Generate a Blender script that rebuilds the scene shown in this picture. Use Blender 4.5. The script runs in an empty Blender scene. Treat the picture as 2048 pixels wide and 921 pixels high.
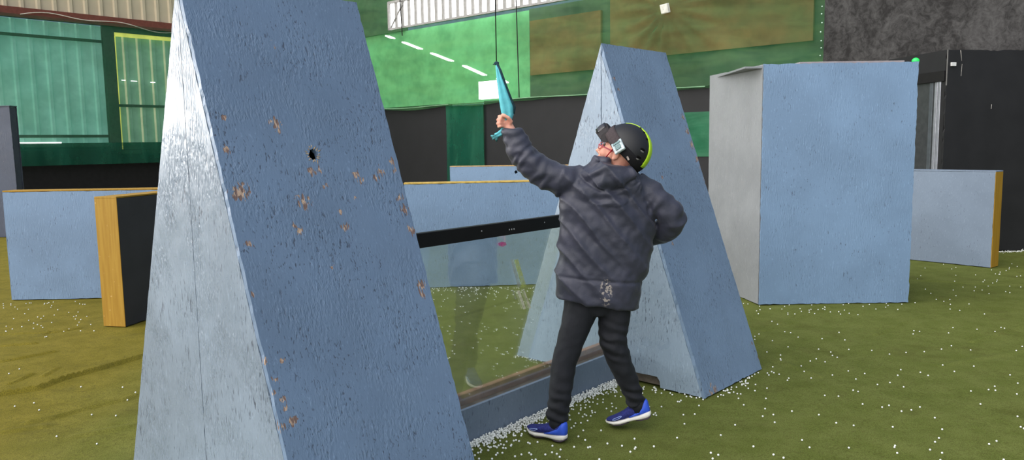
import bpy, bmesh, math, random
from mathutils import Vector, Matrix, noise
random.seed(7)
V = Vector
sc = bpy.context.scene
col = sc.collection
PI = math.pi

# ------------------------------------------------------------------ camera
FOC, W, H = 1540.0, 2048, 921
EYE = 1.6
pitch = math.atan(172/1540); roll = 0.0155
Fw = V((0, math.cos(pitch), -math.sin(pitch))); Up = V((0, math.sin(pitch), math.cos(pitch))); Rt = V((1, 0, 0))
cr, sr = math.cos(roll), math.sin(roll)
cam_r = Rt*cr - Up*sr; cam_u = Up*cr + Rt*sr
CP = V((0, 0, EYE))
cd = bpy.data.cameras.new('camera'); cam = bpy.data.objects.new('camera', cd); col.objects.link(cam)
cd.sensor_fit = 'HORIZONTAL'; cd.sensor_width = 36; cd.lens = 36*FOC/W; cd.clip_end = 300; cd.clip_start = 0.05
b = -Fw
cam.matrix_world = Matrix(((cam_r.x, cam_u.x, b.x, CP.x), (cam_r.y, cam_u.y, b.y, CP.y), (cam_r.z, cam_u.z, b.z, CP.z), (0, 0, 0, 1)))
sc.camera = cam

def ray(x, y):
    return (Fw*FOC + cam_r*(x-W/2) + cam_u*(H/2-y)).normalized()
def at(x, y, Y):                       # world point seen at photo position x, y at depth Y
    d = ray(x, y); return CP + d*(Y/d.y)
def fl(x, y, z=0.0):                   # the same on the level z
    d = ray(x, y); return CP + d*((z-EYE)/d.z)

# ------------------------------------------------------------------ object helpers
def mesh_obj(name, me, mat, parent=None, smooth=False, off=None):
    o = bpy.data.objects.new(name, me); col.objects.link(o)
    if mat is not None:
        me.materials.append(mat)
    if off is not None:
        me.transform(Matrix.Translation(-off))
    if smooth:
        for p in me.polygons: p.use_smooth = True
    if parent is not None: o.parent = parent
    return o
def obj(name, bm, mat, parent=None, smooth=False, off=None):
    bmesh.ops.recalc_face_normals(bm, faces=bm.faces)
    me = bpy.data.meshes.new(name); bm.to_mesh(me); bm.free()
    return mesh_obj(name, me, mat, parent, smooth, off)
def tag(o, label=None, cat=None, group=None, kind=None):
    if label: o['label'] = label
    if cat: o['category'] = cat
    if group: o['group'] = group
    if kind: o['kind'] = kind
    return o
def empty(name, loc, rz=0.0, **k):
    o = bpy.data.objects.new(name, None); col.objects.link(o); o.location = loc; o.rotation_euler = (0, 0, rz)
    o.empty_display_size = .1
    return tag(o, **k)
def box(bm, lo, hi, M=None):
    vs = [V((x, y, z)) for x in (lo[0], hi[0]) for y in (lo[1], hi[1]) for z in (lo[2], hi[2])]
    if M is not None: vs = [M @ v for v in vs]
    v = [bm.verts.new(p) for p in vs]
    for f in ((0,1,3,2),(4,6,7,5),(0,4,5,1),(2,3,7,6),(0,2,6,4),(1,5,7,3)): bm.faces.new([v[i] for i in f])
def bevel(bm, w=.004, seg=2):
    bmesh.ops.bevel(bm, geom=list(bm.edges), offset=w, segments=seg, affect='EDGES', profile=.5)
def bx(lo, hi, bev=0, M=None):
    bm = bmesh.new(); box(bm, lo, hi, M)
    if bev: bevel(bm, bev)
    return bm
def tube(bm, pts, rad, seg=14, ref=None, cap=True):
    pts = [V(p) for p in pts]; n = len(pts); rings = []
    up = V(ref) if ref else None
    for i in range(n):
        t = (pts[min(i+1, n-1)] - pts[max(i-1, 0)]).normalized()
        if up is None: up = V((0, 0, 1)) if abs(t.z) < .9 else V((1, 0, 0))
        s = t.cross(up).normalized(); w = s.cross(t).normalized()
        if ref is None: up = w
        r = rad[i] if isinstance(rad, list) or (isinstance(rad, tuple) and len(rad) == n) else rad
        ra, rb = (r if isinstance(r, (list, tuple)) else (r, r))
        rings.append([bm.verts.new(pts[i] + s*ra*math.cos(2*PI*k/seg) + w*rb*math.sin(2*PI*k/seg)) for k in range(seg)])
    skin_rings(bm, rings, cap)
def skin_rings(bm, rings, cap=True):
    seg = len(rings[0])
    for a, c in zip(rings, rings[1:]):
        for k in range(seg): bm.faces.new((a[k], a[(k+1) % seg], c[(k+1) % seg], c[k]))
    if cap:
        bm.faces.new(rings[0][::-1]); bm.faces.new(rings[-1])
def ellipsoid(bm, M, seg=24, rng=16):
    bmesh.ops.create_uvsphere(bm, u_segments=seg, v_segments=rng, radius=1.0, matrix=M)
def frame(o, X, Z, s=(1, 1, 1)):        # matrix with local x along X, z near Z
    X = V(X).normalized(); Y = V(Z).cross(X).normalized(); Z = X.cross(Y)
    return Matrix(((X.x*s[0], Y.x*s[1], Z.x*s[2], o[0]), (X.y*s[0], Y.y*s[1], Z.y*s[2], o[1]), (X.z*s[0], Y.z*s[1], Z.z*s[2], o[2]), (0, 0, 0, 1)))
def panel(poly, origin, U, Vv, th, jit=0.0, step=.04, holes=(), seed=0):
    """a board: polygon in the plane origin + u*U + v*V, thickness th along U x V, its outline roughened by jit"""
    U = V(U).normalized(); Vv = V(Vv).normalized(); N = U.cross(Vv); O = V(origin)
    rnd = random.Random(seed); bm = bmesh.new(); es = []
    for li, loop in enumerate([poly] + list(holes)):
        pts = []
        for i, p in enumerate(loop):
            q = loop[(i+1) % len(loop)]; L = math.dist(p, q)
            k = max(1, int(L/step)) if jit and li == 0 else 1
            for j in range(k):
                t = j/k; x = p[0]+(q[0]-p[0])*t; y = p[1]+(q[1]-p[1])*t
                if jit and j:
                    nx, ny = -(q[1]-p[1])/L, (q[0]-p[0])/L
                    d = abs(rnd.gauss(0, jit))*(1 if rnd.random() < .85 else -.3)
                    x += nx*d; y += ny*d
                pts.append((x, y))
        vs = [bm.verts.new(O + U*x + Vv*y) for x, y in pts]
        es += [bm.edges.new((vs[i], vs[(i+1) % len(vs)])) for i in range(len(vs))]
    r = bmesh.ops.triangle_fill(bm, edges=es, use_beauty=True, use_dissolve=False)
    fs = [g for g in r['geom'] if isinstance(g, bmesh.types.BMFace)] or list(bm.faces)
    ex = bmesh.ops.extrude_face_region(bm, geom=fs)
    bmesh.ops.translate(bm, vec=N*th, verts=[g for g in ex['geom'] if isinstance(g, bmesh.types.BMVert)])
    return bm

# ------------------------------------------------------------------ materials
def lin(r, g, b_):
    f = lambda c: (c/255/12.92 if c/255 <= .04045 else ((c/255+.055)/1.055)**2.4)
    return (f(r), f(g), f(b_), 1)
class NT:
    def __init__(s, name):
        s.m = bpy.data.materials.new(name); s.m.use_nodes = True; s.t = s.m.node_tree
        s.bs = s.t.nodes['Principled BSDF']; s.out = s.t.nodes['Material Output']
    def n(s, typ, **k):
        nd = s.t.nodes.new(typ)
        for a, v in k.items():
            if a.startswith('i_'):
                key = a[2:]; key = int(key) if key.isdigit() else key.replace('_', ' ')
                nd.inputs[key].default_value = v
            else: setattr(nd, a, v)
        return nd
    def l(s, a, b_): s.t.links.new(a, b_)
    def coord(s, kind='Object'):
        return s.n('ShaderNodeTexCoord').outputs[kind]
    def mapping(s, src, scale=(1, 1, 1), rot=(0, 0, 0), loc=(0, 0, 0)):
        m = s.n('ShaderNodeMapping'); m.inputs['Scale'].default_value = scale; m.inputs['Rotation'].default_value = rot; m.inputs['Location'].default_value = loc
        s.l(src, m.inputs['Vector']); return m.outputs['Vector']
    def noise(s, src, scale, detail=3, rough=.55, dist=0):
        nd = s.n('ShaderNodeTexNoise'); nd.inputs['Scale'].default_value = scale; nd.inputs['Detail'].default_value = detail
        nd.inputs['Roughness'].default_value = rough; nd.inputs['Distortion'].default_value = dist
        s.l(src, nd.inputs['Vector']); return nd.outputs['Fac']
    def step(s, src, a, b_, lo=0.0, hi=1.0):
        nd = s.n('ShaderNodeMapRange'); nd.interpolation_type = 'SMOOTHSTEP'
        for i, v in enumerate((a, b_, lo, hi)): nd.inputs[i+1].default_value = v
        s.l(src, nd.inputs[0]); return nd.outputs[0]
    def math(s, op, a, b_=None):
        nd = s.n('ShaderNodeMath', operation=op)
        for i, v in enumerate((a, b_)):
            if v is None: continue
            if isinstance(v, (int, float)): nd.inputs[i].default_value = v
            else: s.l(v, nd.inputs[i])
        return nd.outputs[0]
    def mix(s, fac, a, b_):
        nd = s.n('ShaderNodeMix', data_type='RGBA')
        for i, v in ((0, fac), (6, a), (7, b_)):
            if isinstance(v, (int, float, tuple)): nd.inputs[i].default_value = v
            else: s.l(v, nd.inputs[i])
        return nd.outputs[2]
    def bump(s, h, strength=.3, dist=.01, prev=None):
        nd = s.n('ShaderNodeBump'); nd.inputs['Strength'].default_value = strength; nd.inputs['Distance'].default_value = dist
        s.l(h, nd.inputs['Height'])
        if prev is not None: s.l(prev, nd.inputs['Normal'])
        return nd.outputs['Normal']
    def base(s, c, rough=.5, spec=.5):
        if isinstance(c, tuple): s.bs.inputs['Base Color'].default_value = c
        else: s.l(c, s.bs.inputs['Base Color'])
        if isinstance(rough, (int, float)): s.bs.inputs['Roughness'].default_value = rough
        else: s.l(rough, s.bs.inputs['Roughness'])
        s.bs.inputs['Specular IOR Level'].default_value = spec
        return s

def plain(name, rgb, rough=.5, spec=.5, metal=0, var=.12, scale=12, bump=0.0):
    t = NT(name); c = t.coord()
    n = t.noise(c, scale, 4)
    a = tuple(x*(1-var) for x in rgb[:3])+(1,); b_ = tuple(min(1, x*(1+var)) for x in rgb[:3])+(1,)
    t.base(t.mix(t.step(n, .3, .7), a, b_), rough, spec); t.bs.inputs['Metallic'].default_value = metal
    if bump: t.l(t.bump(t.noise(c, scale*6, 3), .5, bump), t.bs.inputs['Normal'])
    return t.m

def osb(name, paint, dark, wear=.5, spots=(), relief=1.0, rough=.42, fleck=.5, seedloc=(0, 0, 0), spec=.5):
    """painted strand board: strands show as relief, dark flecks where paint missed, chips of bare tan wood"""
    t = NT(name); c = t.mapping(t.coord(), loc=seedloc)
    strands = []
    for k, (rot, sc_) in enumerate((((.25, .30, .4), (95, 95, 17)), ((-.75, -.55, .9), (110, 110, 20)), ((.9, .95, 1.9), (100, 100, 22)))):
        m = t.mapping(c, sc_, rot, (k*3.7, k*1.3, k*5.1)); strands.append(t.noise(m, 1.0, 2, .5, .3))
    mx = t.math('MAXIMUM', strands[0], t.math('MAXIMUM', strands[1], strands[2]))
    mn = t.math('MINIMUM', strands[0], t.math('MINIMUM', strands[1], strands[2]))
    broad = t.noise(c, 1.7, 3); mid = t.noise(c, 9, 4, .6)
    var = t.mix(t.step(broad, .35, .65), tuple(x*.92 for x in paint[:3])+(1,), tuple(min(1, x*1.07) for x in paint[:3])+(1,))
    patchy = t.step(t.noise(c, 4.1, 4, .6), .42, .58)
    fl_ = t.math('MULTIPLY', t.step(mn, .335+.03*fleck, .29+.03*fleck), t.math('ADD', t.math('MULTIPLY', patchy, .9), .1))
    cc = t.mix(t.math('MULTIPLY', fl_, .8), var, dark)
    light = t.step(mx, .66, .74)  # strand glints, painted in as a lighter tone
    cc = t.mix(t.math('MULTIPLY', light, .35), cc, tuple(min(1, x*1.6+.03) for x in paint[:3])+(1,))
    # bare chips
    chip = t.math('MULTIPLY', t.step(t.noise(c, 11, 3, .6), .74-.05*wear, .80-.05*wear), t.step(strands[1], .52, .60))
    for (sx, sy, sz, r) in spots:
        d = t.n('ShaderNodeVectorMath', operation='DISTANCE'); t.l(t.coord(), d.inputs[0]); d.inputs[1].default_value = (sx, sy, sz)
        dd = t.math('ADD', d.outputs['Value'], t.math('MULTIPLY', t.math('SUBTRACT', strands[0], .5), r*2.6))
        dd = t.math('ADD', dd, t.math('MULTIPLY', t.math('SUBTRACT', strands[2], .5), r*2.2))
        chip = t.math('MAXIMUM', chip, t.step(dd, r*.62, r*.48))
    tan = t.mix(t.step(strands[2], .42, .58), lin(120, 92, 78), lin(196, 165, 138))
    cc = t.mix(t.math('MULTIPLY', chip, .9), cc, tan)
    t.base(cc, t.step(mid, .3, .7, rough-.07, rough+.1), spec)
    h = t.math('ADD', t.math('MULTIPLY', mx, .8), t.math('MULTIPLY', mn, 1.1))
    h = t.math('SUBTRACT', h, t.math('MULTIPLY', chip, .35))
    h = t.math('MULTIPLY', t.math('SUBTRACT', h, .92), t.math('ADD', t.math('MULTIPLY', t.step(t.noise(c, 4.3, 4, .65), .44, .60), .85), .15))
    nrm = t.bump(h, (1.0 if relief < .95 else .55)*relief, .009)
    nrm = t.bump(mid, .2*relief, .006, nrm)
    t.l(nrm, t.bs.inputs['Normal'])
    return t.m

BLUE = (.165, .238, .35, 1); DKB = (.05, .06, .09, 1)

m_black = plain('black_painted_board', lin(28, 28, 31), .6, .3, var=.1, scale=3)
m_blackmetal = plain('black_metal', lin(22, 21, 22), .55, .25)
m_hole = plain('dark_inside', lin(16, 15, 15), .9, .1)
def yellow_mat():
    t = NT('yellow_paint'); c = t.coord()
    n = t.noise(t.mapping(c, (40, 40, 2.5)), 1.0, 3); q = t.noise(c, 30, 3)
    cc = t.mix(t.step(n, .35, .65), lin(152, 114, 30), lin(164, 127, 42))
    cc = t.mix(t.math('MULTIPLY', t.step(q, .68, .76), .5), cc, lin(222, 190, 140))
    t.base(cc, .55, .35); t.l(t.bump(n, .2, .004), t.bs.inputs['Normal']); return t.m
m_yellow = yellow_mat()
m_kick = osb('kick_paint', (.16, .205, .27, 1), DKB, .2, relief=.3, fleck=.1, rough=.5, spec=.3)
m_wood = plain('worn_brown_wood', lin(150, 112, 88), .6, .3, var=.25, scale=9, bump=.004)
m_dirtwood = plain('dirty_grey_wood', lin(110, 100, 92), .65, .3, var=.3, scale=14, bump=.004)

# ------------------------------------------------------------------ floor
def seg_dist(p, a, b_):
    d = (b_[0]-a[0], b_[1]-a[1]); L = d[0]*d[0]+d[1]*d[1]
    t = max(0, min(1, ((p[0]-a[0])*d[0]+(p[1]-a[1])*d[1])/L)); return math.hypot(p[0]-a[0]-d[0]*t, p[1]-a[1]-d[1]*t)
WR = [  # creases of the turf: polyline (photo points put on the floor), height, width
    ([(-60, 800), (0, 787), (75, 776), (125, 757), (170, 745), (215, 732), (300, 708)], .026, .034),
    ([(0, 691), (70, 686)], .014, .03), ([(0, 722), (60, 712), (110, 702)], .012, .03),
    ([(60, 840), (100, 835), (180, 812), (250, 797), (300, 780)], .012, .05), ([(20, 766), (65, 747)], .012, .03), ([(85, 752), (115, 735)], .010, .03),
    ([(0, 668), (110, 664), (160, 655)], .010, .03), ([(0, 560), (20, 556)], .02, .04), ([(0, 527), (16, 524)], .02, .04),
    ([(150, 870), (260, 850)], .008, .06), ([(0, 860), (90, 850)], .008, .06), ([(90, 668), (110, 658)], .012, .02),
    ([(1640, 935), (1661, 918), (1716, 862), (1766, 832)], .010, .022), ([(1751, 668), (1841, 630)], .010, .04), ([(1945, 682), (2048, 650)], .012, .05),
    ([(1560, 645), (1660, 615)], .010, .05), ([(1530, 660), (1590, 640)], .01, .05), ([(1880, 730), (2048, 700)], .006, .06),
    ([(855, 645), (930, 628), (1000, 607), (1060, 590)], .016, .035), ([(850, 620), (930, 615)], .008, .04),
    ([(1840, 560), (2000, 570)], .008, .06), ([(1560, 720), (1640, 750)], .006, .06)]
WR = [([tuple(fl(*p))[:2] for p in ps], h, w) for ps, h, w in WR]
def floor_z(x, y):
    z = .006*(noise.noise(V((x*1.1, y*1.1, 3)))) + .004*noise.noise(V((x*3.1, y*3.1, 9)))
    for ps, h, w in WR:
        w *= .5; h *= .55
        if min(p[0] for p in ps)-.3 > x or max(p[0] for p in ps)+.3 < x or min(p[1] for p in ps)-.3 > y or max(p[1] for p in ps)+.3 < y: continue
        d = min(seg_dist((x, y), a, b_) for a, b_ in zip(ps, ps[1:]))
        z += 2.1*h*math.exp(-(d/w)**2) - h*.6*math.exp(-((d-w*1.7)/w)**2)
    return z - .008
def floor():
    def axis(lo, hi, a, b_, fine, coarse):
        out = []; v = lo
        while v < hi:
            out.append(v); v += fine if a <= v < b_ else coarse
        return out + [hi]
    xs = axis(-34, 22, -6.2, 5.2, .02, 1.0); ys = axis(-6, 34, 2.4, 8.6, .02, 1.0)
    vs = [(x, y, floor_z(x, y)) for y in ys for x in xs]; n = len(xs)
    fs = [(j*n+i, j*n+i+1, (j+1)*n+i+1, (j+1)*n+i) for j in range(len(ys)-1) for i in range(n-1)]
    me = bpy.data.meshes.new('floor'); me.from_pydata(vs, [], fs)
    t = NT('turf'); c = t.coord()
    big = t.noise(c, .8, 3); mid = t.noise(c, 5, 4, .6); fine = t.noise(c, 160, 2, .7); fib = t.noise(c, 420, 2, .6)
    sep = t.n('ShaderNodeSeparateXYZ'); t.l(c, sep.inputs[0])
    old = t.step(t.math('ADD', sep.outputs[0], t.math('MULTIPLY', big, 1.6)), -.4, -2.6)     # older yellowed turf on the left side of the hall
    g = t.mix(t.step(mid, .3, .7), lin(94, 103, 48), lin(106, 113, 59)); yl = t.mix(t.step(mid, .3, .7), lin(112, 102, 34), lin(126, 114, 44))
    cc = t.mix(old, g, yl)
    cc = t.mix(t.step(t.noise(c, 2.2, 5, .65), .52, .72, 0, .4), cc, lin(76, 74, 36))
    cc = t.mix(t.step(fine, .42, .62, .0, .5), cc, lin(58, 60, 24)); cc = t.mix(t.step(t.noise(c, 38, 4, .7), .5, .7, 0, .35), cc, lin(66, 62, 28))
    t.base(cc, .95, .08); h = t.math('ADD', fine, t.math('MULTIPLY', fib, .6))
    t.l(t.bump(h, .5, .004, t.bump(mid, .25, .02)), t.bs.inputs['Normal'])
    o = mesh_obj('floor', me, t.m, smooth=True); o['kind'] = 'structure'
floor()

# ------------------------------------------------------------------ A-frame shields
TH = -.735
e = V((math.cos(TH), math.sin(TH), 0)); nn = V((-e.y, e.x, 0)); kz = V((0, 0, 1))
def a_frame(name_loc, Hh, label, spots_px, hole_px, wear, seed, notch=None, paint=BLUE, gpaint=BLUE, gap=.0022):
    root = empty('wedge_barricade', (name_loc[0], name_loc[1], 0), TH, label=label, cat='barricade', group='grey-blue wedge barricades')
    Mi = (Matrix.Translation(root.location) @ Matrix.Rotation(TH, 4, 'Z')).inverted()
    Wd, D, T = 1.58, .804, .022
    sl = math.hypot(Wd/2, Hh); us = V((-Wd/2/sl, 0, Hh/sl)); ns = V((Hh/sl, 0, Wd/2/sl))   # up the right slope, its outward normal
    A0 = V((Wd/2, 0, 0))
    def onface(p):
        Rm = Mi.to_3x3(); o = Mi @ CP; d = Rm @ ray(*p[:2]); t = ((A0-o).dot(ns))/d.dot(ns); return o+d*t
    sp = []
    for p in spots_px:
        q = onface(p); sp.append((q.x, q.y, q.z, 1.3*p[2]*(q-(Mi @ CP)).length/FOC))
    mside = osb('board_paint_side_%d' % seed, paint, DKB, wear, sp, 1.0, .42, .35, (seed*7.3, 0, 0))
    mgab = osb('board_paint_gable_%d' % seed, gpaint, DKB, wear*.6, (), .9 if seed == 1 else .5, .31, .45, (seed*3.1, 4, 0))
    holes = []
    if hole_px:
        q = onface(hole_px); r0 = hole_px[2]*(q-(Mi @ CP)).length/FOC; rnd = random.Random(4)
        holes = [[(q.y + r0*(.75+.5*rnd.random())*math.cos(a*2*PI/15), (q-A0).dot(us) + r0*1.15*(.75+.5*rnd.random())*math.sin(a*2*PI/15)) for a in range(15)]]
    # side boards: origin at slope foot, U along the ridge, V up the slope; normal outwards
    def mitre(bm, o_, u_, n_):              # bevel the top edge so the two slopes meet on the ridge
        for v in bm.verts:
            if (v.co-o_).dot(u_) > sl-.004 and (v.co-o_).dot(n_) < T*.5: v.co -= u_*(T*Hh/(Wd/2))
        return bm
    s1 = obj('side_board', mitre(panel([(-.0155, 0), (D, 0), (D, sl), (-.0155, sl)], A0 - ns*T, V((0, 1, 0)), us, T, .0022 if wear > .3 else .0016, .03, holes, seed), A0-ns*T, us, ns), mside, root)
    us2 = V((Wd/2/sl, 0, Hh/sl)); ns2 = V((-Hh/sl, 0, Wd/2/sl)); A2 = V((-Wd/2, D, 0))
    obj('side_board', mitre(panel([(0, 0), (D, 0), (D, sl), (0, sl)], A2 - ns2*T, V((0, -1, 0)), us2, T, .0016, .03, (), seed+1), A2-ns2*T, us2, ns2), mgab, root)
    if hole_px:                          # splintered wood round the shot hole
        bm = bmesh.new(); rnd = random.Random(9)
        for a in range(16):
            an = a*2*PI/16+rnd.uniform(-.1, .1); rr = r0*rnd.uniform(1.0, 1.5)
            P = A0 + V((0, 1, 0))*(q.y+rr*math.cos(an)) + us*((q-A0).dot(us)+rr*1.15*math.sin(an))
            dr = (V((0, 1, 0))*math.cos(an+rnd.uniform(-.8, .8)) + us*math.sin(an) + ns*rnd.uniform(.0, .25)).normalized()
            tube(bm, [P-dr*r0*.35, P, P+dr*r0*rnd.uniform(.2, .6)], [.001, (r0*.14, .002), .0006], 6, ref=ns)
        tag(obj('splintered_rim', bm, plain('raw_splinters', lin(158, 140, 118), .8, .2, var=.3, scale=60), root), 'raw tan splinters round a shot hole')
    # gables: two sheets meeting on the centre line, set between the side boards
    k = T/ (Hh/sl)
    wi = Wd/2 - k; hi = Hh*(wi/(Wd/2)); g = gap
    for y0, flip in ((-.0152, False), (D-.006-.015, True)):
        for sgn in (-1, 1):
            poly = [(sgn*g, 0), (sgn*wi, 0), (sgn*g, hi-.01)] if sgn > 0 else ([(-wi, 0), (-g, 0), (-g, hi-.01)] if flip else [(-Wd/2, 0), (-g, 0), (-g, Hh-.008)])
            if notch and sgn > 0 and not flip:
                poly = [(notch[0], 0), (notch[0], notch[2]*.9), (notch[1]-.02, notch[2]), (notch[1], notch[2]*.6), (notch[1]+.005, 0), (wi, 0), (g, hi-.01), (g, 0)]
            obj('end_board', panel(poly, V((0, y0+.015, 0)), V((1, 0, 0)), V((0, 0, 1)), .015, .0016, .03, (), seed+3+sgn), mgab, root)
    if notch:
        tag(obj('base_plank', bx((notch[0]-.01, .03, 0), (notch[1]+.02, .07, notch[2]+.02), .004), m_dirtwood, root), 'brown plank showing through a gap at the foot')
    bm = bmesh.new(); box(bm, (-.03, .03, Hh-.32), (.03, D-.03, Hh-.21)); obj('ridge_beam', bm, m_dirtwood, root)
    return root
near_spots = [(550, 245, 11), (556, 262, 5), (607, 405, 15), (596, 392, 6), (480, 385, 17), (622, 345, 9), (640, 340, 7), (712, 350, 9), (722, 362, 8), (762, 342, 9), (752, 356, 7), (790, 342, 6),
              (600, 462, 7), (588, 452, 6), (690, 455, 8), (681, 425, 6), (650, 372, 6), (843, 572, 10), (845, 590, 8), (506, 588, 6), (530, 722, 8), (545, 790, 7), (562, 722, 7), (567, 798, 8), (572, 818, 8), (586, 842, 9), (560, 855, 9),
              (498, 490, 7), (452, 300, 7), (448, 235, 5), (808, 420, 9), (800, 395, 8), (783, 325, 7), (822, 460, 9), (553, 760, 7), (665, 535, 5), (710, 395, 6)]
near = a_frame((-1.222, 2.961), 2.245, 'large grey-blue wedge barricade with a splintered shot hole in its sloping side', near_spots, (627, 309, 10.5), .55, 1, paint=(.142, .207, .315, 1), gpaint=(.195, .245, .315, 1), gap=.0009)
far_spots = [(1385, 290, 8), (1394, 318, 6), (1402, 335, 5), (1374, 262, 7), (1366, 235, 6), (1430, 780, 8), (1424, 790, 9), (1421, 770, 5), (1410, 360, 6), (1345, 488, 4), (1505, 688, 4), (1517, 715, 4), (1215, 107, 3), (1228, 156, 4), (1237, 178, 4), (1325, 355, 4)]
farp = a_frame((.618, 5.205), 2.255, 'grey-blue wedge barricade standing behind the person in the dark jacket', far_spots, None, .4, 2, notch=(.0, .46, .07), gpaint=(.235, .30, .385, 1))

# ------------------------------------------------------------------ low wall with glass between the two
D_B = V((.654, .757, 0)); D_B.normalize(); az = math.atan2(D_B.y, D_B.x)
start = V((-.242, 4.0, 0)) - D_B*.60
bar = empty('glass_barrier', start, az, label='low glass screen with black top rail joining the two wedge barricades', cat='glass screen')
LB = 2.05
obj('kick_board', bx((0, 0, 0), (LB, .022, .195), .002), m_kick, bar)
obj('back_plank', bx((0, .105, 0), (LB, .145, .232), .004), m_wood, bar)
obj('channel_base', bx((0, .0225, 0), (LB, .1045, .17)), m_dirtwood, bar)
tr = obj('top_rail', bx((0.0, .045, 1.088), (LB-.005, .085, 1.163), .003), m_blackmetal, bar)
m_screw = plain('bright_screw', (.6, .6, .62, 1), .3, .5, .8)
for t_ in (.77, 1.0, 1.02, 1.04, 1.32):
    bm = bmesh.new()
    ellipsoid(bm, Matrix.Translation((t_, .0445, 1.132 if t_ in (.77, 1.32) else 1.118)) @ Matrix.Diagonal((.004, .0025, .004 if t_ < .9 or t_ > 1.2 else .005, 1)), 10, 6)
    obj('screw', bm, m_screw, tr)
def glass_mat():
    t = NT('clear_screen'); nt = t.t
    tr_ = t.n('ShaderNodeBsdfTransparent'); tr_.inputs[0].default_value = (.95, .98, .97, 1)
    gl = t.n('ShaderNodeBsdfGlossy'); gl.inputs['Roughness'].default_value = .02; gl.inputs[0].default_value = (1, 1, 1, 1)
    df = t.n('ShaderNodeBsdfDiffuse'); df.inputs[0].default_value = (.5, .56, .55, 1)
    fr = t.n('ShaderNodeFresnel'); fr.inputs[0].default_value = 1.45
    m1 = t.n('ShaderNodeMixShader'); t.l(t.step(t.noise(t.coord(), 3, 4), .35, .8, .015, .06), m1.inputs[0]); t.l(tr_.outputs[0], m1.inputs[1]); t.l(df.outputs[0], m1.inputs[2])
    m2 = t.n('ShaderNodeMixShader'); t.l(t.math('MULTIPLY', fr.outputs[0], .45), m2.inputs[0]); t.l(m1.outputs[0], m2.inputs[1]); t.l(gl.outputs[0], m2.inputs[2])
    t.l(m2.outputs[0], t.out.inputs['Surface']); return t.m
pane = obj('glass_pane', bx((.004, .060, .172), (LB-.004, .068, 1.087)), glass_mat(), bar)
Mb = (Matrix.Translation(start) @ Matrix.Rotation(az, 4, 'Z')).inverted()
def on_glass(x, y):
    o = Mb @ CP; d = Mb.to_3x3() @ ray(x, y); return o + d*((.0598-o.y)/d.y)
def painted_reflection_mat(name, c, a, sx=60):
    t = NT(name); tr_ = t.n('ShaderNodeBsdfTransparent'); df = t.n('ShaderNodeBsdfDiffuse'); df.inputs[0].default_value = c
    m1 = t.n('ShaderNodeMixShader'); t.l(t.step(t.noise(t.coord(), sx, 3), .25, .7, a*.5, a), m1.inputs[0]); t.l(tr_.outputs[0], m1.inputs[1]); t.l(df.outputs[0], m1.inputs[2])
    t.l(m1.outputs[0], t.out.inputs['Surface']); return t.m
def painted_reflection(px, m, label):  # reflections in the pane, painted as thin strips on its surface
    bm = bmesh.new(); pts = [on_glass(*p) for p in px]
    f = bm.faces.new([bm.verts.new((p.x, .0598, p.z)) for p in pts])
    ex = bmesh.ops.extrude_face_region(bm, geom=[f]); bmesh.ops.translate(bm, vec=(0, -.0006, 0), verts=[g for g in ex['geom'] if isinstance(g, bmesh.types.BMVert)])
    tag(obj('painted_reflection', bm, m, pane), label)
ms1 = painted_reflection_mat('yellow_painted_reflection', lin(190, 200, 120), .55); ms2 = painted_reflection_mat('pale_painted_reflection', lin(225, 222, 205), .6); ms3 = painted_reflection_mat('faint_painted_reflection', lin(170, 175, 165), .4)
painted_reflection([(1028, 520), (1036, 519), (1053, 574), (1044, 576)], ms1, 'yellowish reflection streak painted on the glass')
painted_reflection([(1021, 520), (1026, 519), (1042, 574), (1036, 576)], ms3, 'faint grey reflection streak painted on the glass')
painted_reflection([(1034, 582), (1039, 581), (1052, 618), (1047, 620)], ms2, 'pale reflection streak painted on the glass')
painted_reflection([(1046, 581), (1049, 581), (1062, 616), (1058, 618)], ms2, 'pale reflection streak painted on the glass')
painted_reflection([(1024, 581), (1027, 581), (1033, 599), (1030, 599)], ms3, 'faint pale reflection streak painted on the glass')
painted_reflection([(996, 487), (1003, 484), (1011, 485), (1013, 490), (1006, 494), (998, 492)], painted_reflection_mat('pink_painted_reflection', lin(200, 70, 140), .6, 90), 'pink reflection spot painted on the glass')

# ------------------------------------------------------------------ tall box and low walls
m_box_l = osb('box_paint_pale', (.235, .245, .26, 1), (.16, .17, .19, 1), .25, (), .45, .5, -.6, (5, 2, 1))
m_box_r = osb('box_paint_blue', (.17, .265, .41, 1), DKB, .2, (), .5, .48, -.7, (9, 2, 1))
bw = empty('tall_box_barricade', (2.405, 7.401, 0), 0, label='tall rectangular box barricade with pale left side, right of the wedges', cat='barricade')
dl = V((-.165, .986, 0)); dl.normalize()
obj('front_board', panel([(0, 0), (1.462, 0), (1.466, 2.318), (0.0, 2.318)], (0, .018, 0), (1, 0, 0), (0, 0, 1), .018, .0035, .035, (), 21), m_box_r, bw)
obj('side_board', panel([(0.001, 0.0), (1.2, 0.0), (1.2, 2.315), (.001, 2.315)], (-.004, .02, 0), dl, (0, 0, 1), .016, .0018, .04, (), 22), m_box_l, bw)
obj('side_board', panel([(0.02, 0.0), (1.2, 0.0), (1.2, 2.3), (.02, 2.3)], (1.44, 0, 0), (0, 1, 0), (0, 0, 1), .018), m_box_r, bw)
obj('top_board', bx((-.17, .03, 2.28), (1.43, 1.16, 2.298)), m_box_l, bw)
for z_ in (.02, 2.22): obj('frame_batten', bx((.03, .022, z_), (1.42, .07, z_+.05)), m_dirtwood, bw)
lid = tag(obj('loose_plank', bx((.36+2.405, 7.46, 2.299), (1.36+2.405, 8.2, 2.336), .004), plain('grey_plank', lin(150, 142, 145), .7, .2)), 'thin grey plank lying on the tall box barricade', 'plank')
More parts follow.
